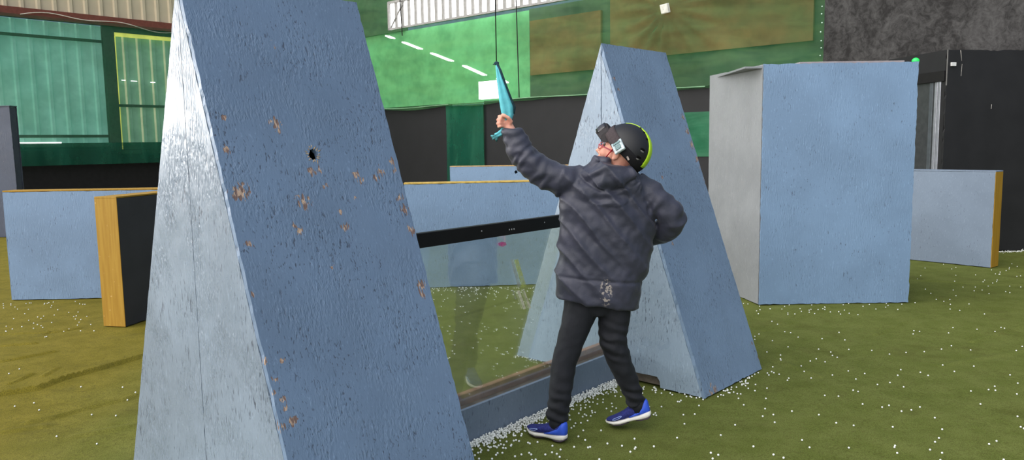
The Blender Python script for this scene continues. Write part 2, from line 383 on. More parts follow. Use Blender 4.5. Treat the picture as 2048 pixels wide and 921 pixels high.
def green_lamp():
    t = NT('green_lamp'); t.base(lin(40, 200, 90), .25); t.bs.inputs['Emission Color'].default_value = lin(40, 210, 90); t.bs.inputs['Emission Strength'].default_value = .35
    gl = empty('signal_lamp', (3.868, 7.46, 2.299), label='small green dome lamp on the corner of the tall box barricade', cat='lamp')
    bm = bmesh.new(); tube(bm, [(0, 0, 0), (0, 0, .022)], .03, 16); obj('base', bm, m_blackmetal, gl)
    bm = bmesh.new(); ellipsoid(bm, Matrix.Translation((0, 0, .03)) @ Matrix.Diagonal((.034, .034, .03, 1)), 18, 12); obj('dome', bm, t.m, gl, True)
green_lamp()

def low_wall(P, ang, L, T, mface, label, name='low_barricade', endcol=None, topcol=None, jit=.0022, seed=0, Hh=1.175, grp='low barricade walls', hole=None):
    """P: the front left foot; the wall runs along local x, thickness towards local y"""
    root = empty(name, (P[0], P[1], 0), ang, label=label, cat='barricade', group=grp)
    hl = []
    if hole: hl = [[(hole[0]+hole[2]*math.cos(a*PI/6)*random.uniform(.7, 1.1), hole[1]+hole[2]*math.sin(a*PI/6)*random.uniform(.7, 1.1)) for a in range(12)]]
    obj('face_board', panel([(0, 0), (L, 0), (L, Hh-.004), (0, Hh-.004)], (0, .015, 0), (1, 0, 0), (0, 0, 1), .015, jit, .05, hl, seed), mface, root)
    obj('face_board', panel([(0, 0), (L, 0), (L, Hh-.004), (0, Hh-.004)], (L, T-.015, 0), (-1, 0, 0), (0, 0, 1), .015, jit, .05, (), seed+1), mface, root)
    obj('end_board', bx((-.006, .0004, 0), (-.0002, T-.0004, Hh-.003)), endcol or mface, root)
    obj('end_board', bx((L+.0002, .0004, 0), (L+.006, T-.0004, Hh-.003)), endcol or mface, root)
    obj('top_board', bx((-.006, .0005, Hh-.0025), (L+.006, T-.0005, Hh+.012), .002), topcol or endcol or mface, root)
    return root
m_low = osb('low_wall_paint', (.165, .252, .39, 1), DKB, .2, (), .5, .5, -.5, (2, 8, 3))
m_lowr = osb('low_wall_paint_right', (.18, .23, .31, 1), DKB, .1, (), .3, .5, -1.0, (2, 18, 3))
m_tan = plain('bare_board_edge', lin(196, 160, 110), .7, .2, var=.2, scale=30)
low_wall((-5.437, 8.235), .02, 2.35, .2, m_low, 'low blue wall with yellow top edge at the left, behind the yellow-ended wall', endcol=m_low, topcol=m_yellow, seed=31)
ya = math.atan2(.976, .216)
# black wall with yellow end: runs away from the camera; local y points to its left
low_wall((-3.529, 6.878), ya, 1.22, .23, plain('dark_grey_board', lin(58, 58, 62), .6, .3, var=.1, scale=3), 'low dark grey wall with broad yellow end and top, left of the large wedge', endcol=m_yellow, topcol=m_yellow, seed=35)
low_wall((-1.19, 8.565), math.atan2(.098, .678)-.06, 2.35, .2, m_low, 'low blue wall with yellow top edge seen through the glass screen', endcol=m_low, topcol=plain('yellow_tan_edge', lin(190, 158, 80), .6, .3, var=.25, scale=20), seed=39)
low_wall((-1.20, 15.2), -.16, 2.5, .2, m_low, 'low blue wall with a small round hole, farthest back before the black wall', endcol=m_low, topcol=m_tan, seed=43, hole=(1.31, 1.06, .035))
ra = math.atan2(-.718, .578)
low_wall((5.865 - 1.22*math.cos(ra), 9.331 - 1.22*math.sin(ra)), ra, 1.22, .225, m_lowr, 'low grey-blue wall with yellow end behind the tall box, at the right', endcol=m_yellow, topcol=m_lowr, seed=47)
m_tall = osb('tall_panel_paint', (.055, .067, .105, 1), DKB, .45, (), .6, .5, .5, (12, 1, 1))
tp = empty('tall_panel_barricade', (-9.275, 14.471, 0), PI, label='tall slate-blue panel standing before the green netted wall, at the left edge', cat='barricade')
obj('face_board', panel([(0, 0), (1.5, 0), (1.5, 2.44), (0.02, 2.44)], (0, 0, 0), (1, 0, 0), (0, 0, 1), .018, .003, .05, (), 51), m_tall, tp)
obj('face_board', panel([(0, 0), (1.5, 0), (1.5, 2.44), (0.02, 2.44)], (0, -.2, 0), (1, 0, 0), (0, 0, 1), .018, .003, .05, (), 52), m_tall, tp)
obj('end_board', bx((.02, -.181, 0), (.04, -.001, 2.43)), m_tall, tp)
obj('top_board', bx((.0, -.199, 2.4405), (1.5, .017, 2.455)), m_tall, tp)

# ------------------------------------------------------------------ the hall
CN = V((-6.692, 24.603, 0))                        # far corner of the hall
def rear(s, z, off=0): return CN + e*s - nn*off + kz*z      # on the back wall, off = towards the room
def left(s, z, off=0): return CN - nn*s + e*off + kz*z      # on the left wall
def slab(f, s0, s1, z0, z1, o0, o1):
    bm = bmesh.new(); v = [bm.verts.new(f(s, z, o)) for s in (s0, s1) for o in (o0, o1) for z in (z0, z1)]
    for q in ((0,1,3,2),(4,6,7,5),(0,4,5,1),(2,3,7,6),(0,2,6,4),(1,5,7,3)): bm.faces.new([v[i] for i in q])
    return bm
def slabs(f, rects, o0, o1):
    bm = bmesh.new()
    for r in rects:
        b2 = slab(f, *r, o0, o1); me = bpy.data.meshes.new('tmp'); b2.to_mesh(me); b2.free(); bm.from_mesh(me); bpy.data.meshes.remove(me)
    return bm
def struct(name, bm, mat, parent=None):
    o = obj(name, bm, mat, parent)
    if parent is None: o['kind'] = 'structure'
    return o
TOP = 7.2
def corrugated(f, s0, s1, z0, z1, off, pitch_, depth, wide=.35):
    bm = bmesh.new(); pr = []; s = s0
    while s < s1:
        for ds, o in ((0, 0), (pitch_*(1-wide), 0), (pitch_*(1-wide)+.03, depth), (pitch_-.03, depth)):
            if s+ds < s1: pr.append((s+ds, off+o))
        s += pitch_
    pr.append((s1, off))
    lo = [bm.verts.new(f(a, z0, o)) for a, o in pr]; hi = [bm.verts.new(f(a, z1, o)) for a, o in pr]
    for i in range(len(pr)-1): bm.faces.new((lo[i], lo[i+1], hi[i+1], hi[i]))
    return bm
def emit(name, c, strength, mottle=0.0, scale=(1, 1, 1), c2=None):
    t = NT(name); t.base(c, .5, .3); t.bs.inputs['Emission Strength'].default_value = strength
    if mottle:
        n = t.noise(t.mapping(t.coord(), scale), 1.0, 4)
        t.l(t.mix(t.step(n, .35, .65), c, c2 or tuple(x*(1-mottle) for x in c[:3])+(1,)), t.bs.inputs['Emission Color'])
    else: t.bs.inputs['Emission Color'].default_value = c
    return t.m
m_beige = plain('beige_sheet', lin(205, 190, 162), .55, .3, var=.06, scale=1.5)
m_red = plain('red_oxide_steel', lin(118, 66, 54), .6, .3)
m_dgreen = plain('dark_green_painted_frame', lin(74, 100, 82), .7, .2)
m_brownboard = plain('grey_green_boards', lin(112, 130, 108), .8, .1, var=.25, scale=.7)
def grey_wall_mat():
    t = NT('mottled_grey_plaster'); c = t.coord()
    n = t.noise(t.mapping(c, (1, 1, .6)), 2.0, 8, .72, .8); n2 = t.noise(c, 9, 6, .7, 1.2)
    f = t.math('ADD', t.math('MULTIPLY', n, .6), t.math('MULTIPLY', n2, .5))
    t.base(t.mix(t.step(f, .42, .72), lin(42, 41, 41), lin(78, 77, 77)), .9, .1); return t.m
m_grey = grey_wall_mat()
# black lower wall with a netted gap and a small netted opening
struct('wall_back', slabs(rear, [(0, 6.91, 0, 2.655), (8.16, 13.1, 0, 2.66), (13.1, 14.19, 0, 1.342), (13.1, 14.19, 2.134, 2.66), (14.19, 24, 0, 2.67)], -.12, 0), m_black)
struct('wall_back_upper', slabs(rear, [(-.3, 3, 2.64, TOP), (3, 9.4, 5.4, TOP), (9.4, 16.42, 2.64, 4.74), (9.4, 16.42, 5.4, TOP), (11.6, 16.42, 4.74, 5.4), (3, 4.82, 4.74, 5.4)], -.5, -.3), m_brownboard)
struct('wall_back_grey', slab(rear, 16.42, 24, 2.55, TOP, -.05, .12), m_grey)
struct('wall_back_panel', slabs(rear, [(9.48, 11.5, 3.2, 4.45), (11.75, 16.1, 3.35, 4.9), (11.75, 16.3, 5.0, 6.5)], -.29, -.22), plain('brown_boards', lin(176, 138, 94), .8, .1, var=.25, scale=.7))
struct('wall_back_inner', slab(rear, 3.5, 14.6, 0, 2.64, -.9, -.8), plain('dull_green_boards', lin(70, 92, 78), .8, .1, var=.3, scale=.8))
w6 = struct('window_6', slab(rear, 3, 9.4, 2.64, 4.74, -.45, -.40), emit('daylit_green_sheet', (.28, .84, .36, 1), .44, .3, (.5, .5, 1.2), (.20, .36, .18, 1)))
# long window strip high in the back wall
def pane_set(name, s0, s1, z0, z1, step_, off, m_pane, m_bar, barw=.09, diag=False):
    fr = struct(name, slabs(rear, [(s0-.05, s1+.05, z0-.05, z0, ), (s0-.05, s1+.05, z1, z1+.06), (s0-.06, s0, z0-.05, z1+.05), (s1, s1+.06, z0-.05, z1+.05)], off-.06, off+.02), m_bar)
    obj('pane', slab(rear, s0, s1, z0, z1, off-.05, off-.04), m_pane, fr)
    k = s0+step_
    while k < s1:
        obj('bar', slab(rear, k-barw/2, k+barw/2, z0, z1, off-.035, off+.0), m_bar, fr); k += step_
    if diag:
        bm = bmesh.new(); tube(bm, [rear(s0+.05, z0, off+.01), rear(s0+.9, z1+.3, off+.01)], .02, 8); obj('brace', bm, m_bar, fr)
    return fr
m_lit = emit('daylight_pane', (1, 1, 1, 1), 2.2)
m_bar = plain('grey_mullion', lin(150, 148, 146), .6, .3)
pane_set('window_3', 4.82, 11.5, 4.755, 5.40, .262, .14, m_lit, m_bar, .085, True)
k_ = 4
for s0, z0, s1, z1 in ((4.768, 4.555, 4.99, 4.475), (5.443, 4.323, 6.091, 4.094), (6.547, 3.938, 7.243, 3.692), (7.701, 3.533, 8.38, 3.265), (8.839, 3.151, 9.078, 3.042)):
    d = V((s1-s0, z1-z0)).normalized(); w = .015
    bm = bmesh.new(); q = []
    for o in (.1, .27):
        q.append([bm.verts.new(rear(a - d.y*ww, z + d.x*ww, o)) for a, z, ww in ((s0, z0, -w), (s1, z1, -w), (s1, z1, w), (s0, z0, w))])
    skin_rings(bm, q, True)
    fr = struct('window_%d' % (k_ if k_ < 6 else k_+1), bm, m_lit); k_ += 1
fr = struct('window_9', slab(rear, 8.241, 8.861, 2.69, 3.107, .1, .26), m_lit)
bm = bmesh.new()
def net_material(name, c1, c2, alpha, stretch=(1.2, 1.2, 5), stain=None, trans=.5):
    t = NT(name); c = t.coord()
    n = t.noise(t.mapping(c, stretch), 1.0, 5, .6, .6); g = t.noise(c, 2.2, 3)
    cc = t.mix(t.step(n, .32, .68), c1, c2)
    df = t.n('ShaderNodeBsdfDiffuse'); tl = t.n('ShaderNodeBsdfTranslucent'); tp_ = t.n('ShaderNodeBsdfTransparent')
    t.l(cc, df.inputs[0]); t.l(cc, tl.inputs[0])
    m1 = t.n('ShaderNodeMixShader'); m1.inputs[0].default_value = trans; t.l(df.outputs[0], m1.inputs[1]); t.l(tl.outputs[0], m1.inputs[2])
    m2 = t.n('ShaderNodeMixShader'); t.l(t.step(g, .3, .7, alpha-.08, alpha+.08), m2.inputs[0]); t.l(m1.outputs[0], m2.inputs[1]); t.l(tp_.outputs[0], m2.inputs[2])
    t.l(m2.outputs[0], t.out.inputs['Surface']); return t.m
m_net = net_material('green_netting', lin(50, 100, 68), lin(82, 126, 82), .40)
m_netd = net_material('dark_green_netting', lin(38, 104, 84), lin(58, 124, 100), .25, (3, 3, .6))
# upper drape: folds run level, and radiate from the floodlight that pushes it out
def drape():
    bm = bmesh.new(); ss = [2.6+i*.055 for i in range(253)]; zs = [2.60+i*.055 for i in range(72)]
    ss = [min(s, 16.42) for s in ss]; gr = {}
    for i, s in enumerate(ss):
        for j, z in enumerate(zs):
            q = V((s*.35, z*2.2, 0)); o = .13+.11*noise.noise(q)+.05*noise.noise(V((s*.9+z*.6, z*5, 4)))
            if s > 9.5:
                dx, dz = s-13.45, z-4.17; r = math.hypot(dx, dz); an = math.atan2(dz, dx)
                o += .26*math.exp(-r/.55) + .085*math.sin(an*17)*min(1, r/.5)*math.exp(-r/1.8)
            hem = .05*noise.noise(V((s*.8, 7, 1)))-.02 if j == 0 else 0
            sag = -.06*math.exp(-((s-6)/2.5)**2) if j < 2 else 0
            gr[i, j] = bm.verts.new(rear(s, z+hem+sag+.03, max(.015, o)))
    for i in range(len(ss)-1):
        for j in range(len(zs)-1):
            sm, zm = (ss[i]+ss[i+1])/2, (zs[j]+zs[j+1])/2
            if ss[i+1] <= ss[i] or (4.75 < sm < 11.6 and 4.70 < zm < 5.47): continue
            bm.faces.new((gr[i, j], gr[i+1, j], gr[i+1, j+1], gr[i, j+1]))
    return bm
bmd = drape(); bmesh.ops.delete(bmd, geom=[v for v in bmd.verts if not v.link_faces], context='VERTS')
o = obj('debris_netting', bmd, m_net, None, True); tag(o, 'green debris netting draped over the upper back wall', 'netting')
bm = bmesh.new(); tube(bm, [rear(s, 2.655+.012*math.sin(s*2.1)-.05*math.exp(-((s-6)/2.5)**2), .14) for s in [2.6+i*.25 for i in range(47)]+[14.2]], .012, 6)
obj('hem_cord', bm, plain('pale_green_cord', lin(110, 150, 116), .7), o)
bm = bmesh.new()
for i in range(26): ellipsoid(bm, Matrix.Translation(rear(16.39+random.uniform(-.015, .015), 2.75+i*.14+random.uniform(-.03, .03), .16)) @ Matrix.Scale(.013, 4), 6, 5)  # light through holes at the net edge, put in as pale beads
obj('edge_light_dot', bm, plain('pale_light_dot', lin(190, 215, 200), .5), o)['kind'] = 'stuff'
def curtain(name, f, s0, s1, z0, z1, off, mat, label, amp=.03, fq=5, grp=None):
    bm = bmesh.new(); n = max(8, int((s1-s0)/.05)); g = {}
    for i in range(n+1):
        for j in range(13):
            s = s0+(s1-s0)*i/n; z = z0+(z1-z0)*j/12
            g[i, j] = bm.verts.new(f(s, z, off+amp*noise.noise(V((s*fq, z*.7, off*9)))+amp*.4*math.sin(s*fq*2.2+z*.6)))
    for i in range(n):
        for j in range(12): bm.faces.new((g[i, j], g[i+1, j], g[i+1, j+1], g[i, j+1]))
    o = obj(name, bm, mat, None, True); tag(o, label, 'netting', grp); return o
curtain('net_curtain', rear, 6.86, 8.2, .02, 2.6, .07, m_netd, 'dark green net curtain hanging in the gap of the black back wall')
curtain('net_screen', rear, 13.05, 14.24, 1.30, 2.17, .03, net_material('window_netting', lin(66, 140, 104), lin(92, 160, 124), .25, (1, 1, 4)), 'small green netted hatch in the black back wall, left of the tall box', .006)
# floodlight pushing out the net
Rr = Matrix(((e.x, -nn.x, 0, 0), (e.y, -nn.y, 0, 0), (0, 0, 1, 0), (0, 0, 0, 1)))
fo = rear(13.45, 4.155, .42)
fd = empty('floodlight', fo, 0, label='white square floodlight fixed to the netting high on the back wall', cat='floodlight')
M_ = Rr @ Matrix.Rotation(.35, 4, 'Z') @ Matrix.Rotation(-.25, 4, 'X')
obj('housing', bx((-.11, -.06, -.09), (.11, .0, .09), .01, M_), plain('white_housing', lin(205, 203, 196), .5), fd)
obj('glass_front', bx((-.095, -.002, -.075), (.095, .006, .075), .002, M_), plain('frosted_front', lin(222, 220, 212), .2), fd)
bm = bmesh.new(); tube(bm, [V((0, 0, 0)), rear(13.45, 4.155, .30)-fo], .02, 8); obj('bracket', bm, m_blackmetal, fd)
for s, z0, lab in ((5.353, 4.5, 'dark cable hanging across the bright window strip'), (9.45, 2.67, 'dark vertical cord running down the green netting')):
    bm = bmesh.new(); tube(bm, [rear(s, TOP-.2, .24), rear(s+.03, (TOP+z0)/2, .25), rear(s+.04, z0, .20)], .014, 6); tag(obj('cord', bm, m_blackmetal), lab, 'cord')

# left wall
wl = struct('wall_left', corrugated(left, 0, 34, 4.98, TOP, 0, .36, .05), m_beige)
struct('wall_left_base', slab(left, 0, 34, 0, 1.62, -.1, .06), plain('black_base_board', lin(34, 33, 34), .7, .2))
struct('trim_1', slab(left, 0, 34, 4.80, 5.03, .02, .16), m_red)
m_sheet = emit('daylit_teal_sheet', (.30, .62, .48, 1), .34, .18, (.4, .4, .5), (.22, .56, .46, 1))
m_sheet2 = emit('daylit_green_sheet_dim', (.26, .48, .34, 1), .28, .2, (.4, .4, .5))
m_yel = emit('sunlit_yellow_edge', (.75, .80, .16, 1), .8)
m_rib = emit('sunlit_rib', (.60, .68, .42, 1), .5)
def lit_bay(name, s0, s1, z0, z1, msheet, girts, depth, ribm):
    fr = struct(name, slabs(left, [(s0-.12, s0, z0-.1, z1+.1), (s1, s1+.12, z0-.1, z1+.1), (s0, s1, z1, z1+.15), (s0, s1, z0-.1, z0)], depth-.02, depth+.08), m_dgreen)
    obj('sheet', corrugated(left, s0-.11, s1+.11, z0, z1, depth-.10, .36, .05, .35), msheet, fr)
    for z in girts: obj('girt', slab(left, s0, s1, z-.035, z+.035, depth-.03, depth+.02), m_dgreen, fr)
    if ribm:
        k = s0+.25
        while k < s1:
            obj('rib', slab(left, k, k+.05, z0, z1, depth-.045, depth-.035), ribm, fr); k += .36
    return fr
lit_bay('window_1', 5.72, 12.0, 1.80, 4.80, m_sheet, (4.40, 1.97), 0, None)
w2 = lit_bay('window_2', .6, 5.45, 1.60, 4.66, m_sheet2, (2.773,), 0, m_rib)
obj('lit_edge', slab(left, .6, 5.45, 4.56, 4.66, .02, .05), m_yel, w2); obj('lit_edge', slab(left, 5.38, 5.50, 1.62, 4.60, -.03, -.01), m_yel, w2)
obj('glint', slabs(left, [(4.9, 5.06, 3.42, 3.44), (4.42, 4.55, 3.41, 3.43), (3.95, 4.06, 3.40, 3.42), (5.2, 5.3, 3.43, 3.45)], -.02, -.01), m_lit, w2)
struct('trim_3', slab(left, -.6, .5, 1.5, 5.0, -.12, -.02), m_dgreen)
struct('trim_2', slab(left, 5.45, 5.72, 1.6, 4.82, -.05, .1), m_dgreen)
struct('window_11', slab(left, 6.9, 8.4, 1.785, 1.825, .05, .12), m_lit)
struct('wall_left_lower_band', slab(left, 0, 34, 1.55, 1.80, -.08, -.02), m_dgreen)
curtain('wall_netting', left, 1.0, 12.2, 1.72, 4.86, .22, net_material('thin_green_netting', lin(40, 100, 78), lin(60, 122, 92), .62, (1, 1, 1)), 'green netting hung over the lit corrugated left wall', .02, 2)
curtain('net_skirt', left, .5, 12.0, 1.25, 1.80, .3, m_netd, 'dark green net skirt gathered along the foot of the left wall', .04, 3)
bm = bmesh.new(); pts = []
for i in range(30):
    s = 7.6-i*.15; pts.append(left(s, 4.86+.05*math.sin(i*.5)+.07*math.sin(i*.21), .2))
tube(bm, pts, .012, 6); tag(obj('cable', bm, plain('white_cable', lin(215, 205, 190), .5)), 'loose white cable drooping along the red-brown beam', 'cable')
# unseen daylight opening of the left wall, added for glare on the near gable
wd = struct('window_12', slab(left, 13.5, 30, 2.2, 6.2, -.3, -.28), emit('unseen_bright_opening', (1, .98, .95, 1), 18.0))
for i in range(8): obj('unseen_opening_post', slab(left, 13.5+i*2.35, 13.6+i*2.35, 1.6, 6.3, -.2, 0), m_dgreen, wd)

# black hut on the right
ha = math.radians(9); hx = V((math.cos(ha), math.sin(ha), 0)); hy = V((-hx.y, hx.x, 0))
hp = V((5.905, 10.56, 0))
hut = empty('black_hut', hp, ha, label='black painted hut with a metal-framed door, behind the tall box at the right', cat='hut')
m_hut = plain('hut_black', lin(32, 32, 34), .55, .3, var=.15, scale=2.5, bump=.002)
HH = 2.775
obj('front_wall', panel([(0, 0), (4, 0), (4, HH), (0, HH)], (0, .03, 0), (1, 0, 0), (0, 0, 1), .03, .006, .05, (), 61), m_hut, hut)
obj('side_wall', slabs(lambda a, z, o: V((o, a, z)), [(.03, .10, 0, HH), (.95, 1.25, 0, HH), (.10, .95, 2.5, HH)], 0, .04), m_hut, hut)
obj('roof', bx((.0405, .0305, HH-.08), (4, 1.25, HH-.03)), m_hut, hut)
obj('lintel', bx((-.03, .02, 2.36), (-.0005, .98, 2.50), .003), m_blackmetal, hut)
dr = obj('door', bx((.01, .10, .02), (.035, .95, 2.36)), plain('smoked_door_panel', lin(58, 60, 62), .25, .5), hut)
m_alu = plain('brushed_aluminium', lin(170, 172, 182), .35, .5, .6)
obj('door_stile', bx((-.006, .10, .02), (.0095, .15, 2.36), .003), m_alu, dr)
obj('door_stile', bx((-.002, .165, .02), (.0095, .22, 2.36), .003), m_alu, dr)
obj('door_stile', bx((.002, .26, .02), (.0095, .33, 2.36), .003), plain('dull_aluminium', lin(92, 98, 104), .4, .5, .5), dr)
bm = bx((.045, -.03, 2.555), (.115, -.0005, 2.605), .004); obj('switch_box', bm, plain('white_switch', lin(205, 205, 205), .5), hut)
bm = bmesh.new(); tube(bm, [(.19, -.001, HH-.01), (.205, -.001, HH-.09), (.215, -.001, HH-.15)], (.006, .003, .001), 6)
m_scr = plain('scratch_white', lin(170, 165, 160), .7)
tag(obj('scratch', bm, m_scr, hut), 'pale scratch')
for a_, b_, r_ in (((.222, -.001, HH-.19), (.215, -.001, HH-.35), .0025), ((.70, -.001, 1.98), (.705, -.001, 2.04), .0035)):
    bm = bmesh.new(); tube(bm, [a_, b_], r_, 6); tag(obj('scratch', bm, m_scr, hut), 'pale scratch')
obj('corner_edge', bx((-.004, -.004, 2.3), (.006, .006, HH)), plain('worn_edge', lin(110, 108, 106), .6), hut)

# ------------------------------------------------------------------ hanging cloth
m_teal = plain('teal_cloth', lin(98, 186, 198), .7, .2, var=.12, scale=25)
m_dkcloth = plain('dark_cloth', lin(40, 62, 70), .8, .1, var=.3, scale=60)
YF = 4.24
flag = empty('hanging_flag', at(1012, 245, YF), 0, label='teal cloth flag on a thin cord, pulled down by the raised hand', cat='flag')
FO = flag.location.copy()
def flat_loft(spec, Y, thick, seg=20):
    bm = bmesh.new(); rings = []
    for (x0, y0, x1, y1, th) in spec:
        a, b2 = at(x0, y0, Y), at(x1, y1, Y); c = (a+b2)/2; h = (b2-a)/2
        rings.append([bm.verts.new(c + h*math.cos(2*PI*k/seg) + V((0, 1, 0))*th*thick*math.sin(2*PI*k/seg)*(1+.25*math.sin(5*2*PI*k/seg))) for k in range(seg)])
    skin_rings(bm, rings, True); return bm
bm = flat_loft([(991, 127, 996, 126, .006), (991.5, 140, 999, 139, .012), (993, 158, 1005, 156, .018), (996, 180, 1013, 176, .024), (998, 200, 1020, 195, .028), (1001, 218, 1027, 212, .030), (1004, 232, 1028, 228, .028), (1007, 242, 1022, 244, .02), (1006, 252, 1018, 254, .015), (1000, 260, 1012, 265, .014), (994, 265, 1004, 272, .016), (988, 268, 996, 276, .014)], YF, 1.0)
obj('cloth', bm, m_teal, flag, True, FO)
bm = bmesh.new(); tube(bm, [at(x, y, YF-.008) for x, y in ((994, 126), (1001, 142), (1008, 160), (1016, 182), (1023, 200), (1029, 216), (1028, 228))], [.006, .007, .006, .006, .006, .007, .004], 8); obj('dark_hem', bm, m_dkcloth, flag, True, FO)
bm = bmesh.new(); rnd = random.Random(3)
ellipsoid(bm, Matrix.Translation(at(993, 127, YF)) @ Matrix.Diagonal((.014, .012, .011, 1)), 12, 8)
for a in range(5):
    p = at(993, 127, YF); tube(bm, [p, p+V((rnd.uniform(-.02, .02), rnd.uniform(-.01, .01), rnd.uniform(-.012, .016)))], (.005, .002), 6)
obj('knot', bm, m_dkcloth, flag, True, FO)
bm = bmesh.new()
for x, y in ((982, 272), (985, 279), (990, 278), (997, 275), (984, 275), (993, 283)):
    tube(bm, [at(991, 272, YF), at((x+991)/2+1, (y+272)/2+1, YF-.01), at(x, y, YF)], (.009, .008, .004), 8)
obj('frayed_end', bm, plain('frayed_teal', lin(80, 140, 146), .8, .1, var=.4, scale=80), flag, True, FO)
pt = at(993, 125, YF)
bm = bmesh.new(); tube(bm, [pt, V((pt.x-.002, pt.y, 2.6)), V((pt.x, pt.y, 5.2))], .0032, 6); obj('cord', bm, m_blackmetal, flag, True, FO)

# ------------------------------------------------------------------ the person
YP = 4.2
per = empty('person', (.40, 4.12, 0), 0, label='person in dark padded jacket and black helmet reaching up to the teal flag', cat='person')
PO = per.location.copy()
def evaluated(bm, voxel, smooth_it=6):
    bmesh.ops.recalc_face_normals(bm, faces=bm.faces)
    me = bpy.data.meshes.new('tmp'); bm.to_mesh(me); bm.free()
    o = bpy.data.objects.new('tmp', me); col.objects.link(o)
    r = o.modifiers.new('r', 'REMESH'); r.mode = 'VOXEL'; r.voxel_size = voxel
    if smooth_it:
        s = o.modifiers.new('s', 'SMOOTH'); s.factor = .5; s.iterations = smooth_it
    dg = bpy.context.evaluated_depsgraph_get(); dg.update()
    out = bpy.data.meshes.new_from_object(o.evaluated_get(dg), depsgraph=dg)
    bpy.data.objects.remove(o); bpy.data.meshes.remove(me); return out
def displace(me, fn):
    ns_ = [v.normal.copy() for v in me.vertices]
    for v, n_ in zip(me.vertices, ns_): v.co += n_*fn(v.co, n_)
    me.update()
SKIN = lin(222, 160, 138)
t = NT('skin'); c = t.coord(); t.base(t.mix(t.step(t.noise(c, 20, 3), .3, .7), lin(226, 168, 146), lin(214, 146, 126)), .5, .4); t.bs.inputs['Subsurface Weight'].default_value = .08; t.bs.inputs['Subsurface Radius'].default_value = (.01, .004, .002); m_skin = t.m

# body: head, neck, trunk, limbs and hands in one surface
hf = V((-.80, .42, .42)).normalized()                       # where the face looks: up and to the left
hu = V((.42, -.10, .90)); hs = hf.cross(hu).normalized(); hu = hs.cross(hf).normalized()   # hs: the head's right side
HC = at(1240, 307, 4.20)
def hd(f, s, u): return HC + hf*f + hs*s + hu*u
bm = bmesh.new()
ellipsoid(bm, frame(HC + hu*.01, hf, hu, (.098, .078, .108)))
ellipsoid(bm, frame(hd(.045, 0, -.055), hf, hu, (.058, .055, .065)))     # jaw
ellipsoid(bm, frame(hd(.088, 0, -.098), hf, hu, (.020, .024, .018)))     # chin
tube(bm, [hd(.092, 0, .015), hd(.110, 0, -.015), hd(.122, 0, -.038), hd(.100, 0, -.048)], [.010, .012, .0155, .010], 10)    # nose
for q in (-1, 1):
    ellipsoid(bm, frame(hd(.099, q*.012, -.043), hf, hu, (.012, .010, .008)))                 # nostril wing
    ellipsoid(bm, frame(hd(.066, q*.040, -.030), hf, hu, (.030, .026, .028)))                 # cheek
    ellipsoid(bm, frame(hd(.084, q*.032, .028), hf, hu, (.014, .024, .008)))                  # brow
    ellipsoid(bm, frame(hd(-.008, q*.079, -.012), hf, hu, (.019, .010, .030)))                # ear
    ellipsoid(bm, frame(hd(-.004, q*.082, -.036), hf, hu, (.009, .007, .010)))
ellipsoid(bm, frame(hd(.098, 0, -.066), hf, hu, (.012, .024, .006))); ellipsoid(bm, frame(hd(.096, 0, -.077), hf, hu, (.012, .020, .007)))   # lips
SHL, SHR = at(1158, 356, 4.2), at(1280, 374, 4.2)
tube(bm, [hd(-.02, 0, -.04), hd(-.02, 0, -.12), at(1222, 345, 4.2)], [.06, .056, .07], 16)
tube(bm, [at(1222, 340, 4.2), at(1220, 372, 4.2), at(1212, 440, 4.2), at(1204, 530, 4.2), at(1200, 585, 4.2), at(1198, 610, 4.2)], [(.10, .07), (.155, .085), (.145, .095), (.135, .09), (.13, .09), (.08, .07)], 20, ref=(0, 1, 0))
LA = [SHL, at(1112, 360, 4.2), at(1058, 330, 4.21), at(1034, 296, 4.225), at(1022, 262, 4.24), at(1017, 252, 4.24)]
tube(bm, LA, [.055, .046, .040, .036, .028, .026], 14)
RA = [SHR, at(1318, 405, 4.19), at(1345, 440, 4.19), at(1325, 462, 4.28), at(1290, 478, 4.36)]
tube(bm, RA, [.055, .046, .042, .036, .027], 14)
LL = [at(1168, 615, 4.2), at(1143, 682, 4.15), at(1127, 738, 4.11), at(1121, 790, 4.07), at(1115, 842, 4.035)]
RL = [at(1228, 620, 4.2), at(1226, 685, 4.16), at(1246, 738, 4.17), at(1265, 780, 4.18), at(1276, 808, 4.18)]
for L_ in (LL, RL): tube(bm, L_, [.070, .058, .048, .044, .036], 16)
tube(bm, [LL[-1], LL[-1]+V((-.01, .01, -.05)), LL[-1]+V((-.07, .06, -.075))], [.036, .036, .028], 12)
tube(bm, [RL[-1], RL[-1]+V((.0, .0, -.04)), RL[-1]+V((-.08, .03, -.085))], [.036, .036, .026], 12)
# raised left hand: palm behind the cloth, four fingers closing round it, thumb along it
gx = (at(1022, 236, YF)-at(998, 262, YF)).normalized()       # along the held cloth, upwards
def hp_(x, y, d): return at(x, y, YF+d)
bmp = [(1017, 252, .0), (1013, 247, .0), (1008, 243, -.005)]
tube(bm, [hp_(1018, 256, .0), hp_(1014, 249, -.004), hp_(1009, 243, -.010)], [(.026, .017), (.033, .018), (.030, .015)], 16, ref=(0, 1, 0))
fing = [((1004, 233), (998, 233), (1003, 229)), ((1001, 239), (995.5, 240), (1000, 236)), ((1000, 246), (995, 247.5), (999, 243)), ((1001, 252.5), (996.5, 254), (1000, 250))]
for i, (k1, k2, k3) in enumerate(fing):
    base = hp_(1010-i*.5, 237+i*5.2, -.010)
    ln = (1, 1.05, 1, .85)[i]
    tube(bm, [base, hp_(k1[0], k1[1], -.028), hp_(k2[0], k2[1], -.012), hp_(k2[0]+2.0, k2[1]-.6, .012), hp_(k3[0]+6, k3[1]+1, .022)], [.0095*ln, .0098*ln, .009*ln, .0082*ln, .007*ln], 10)
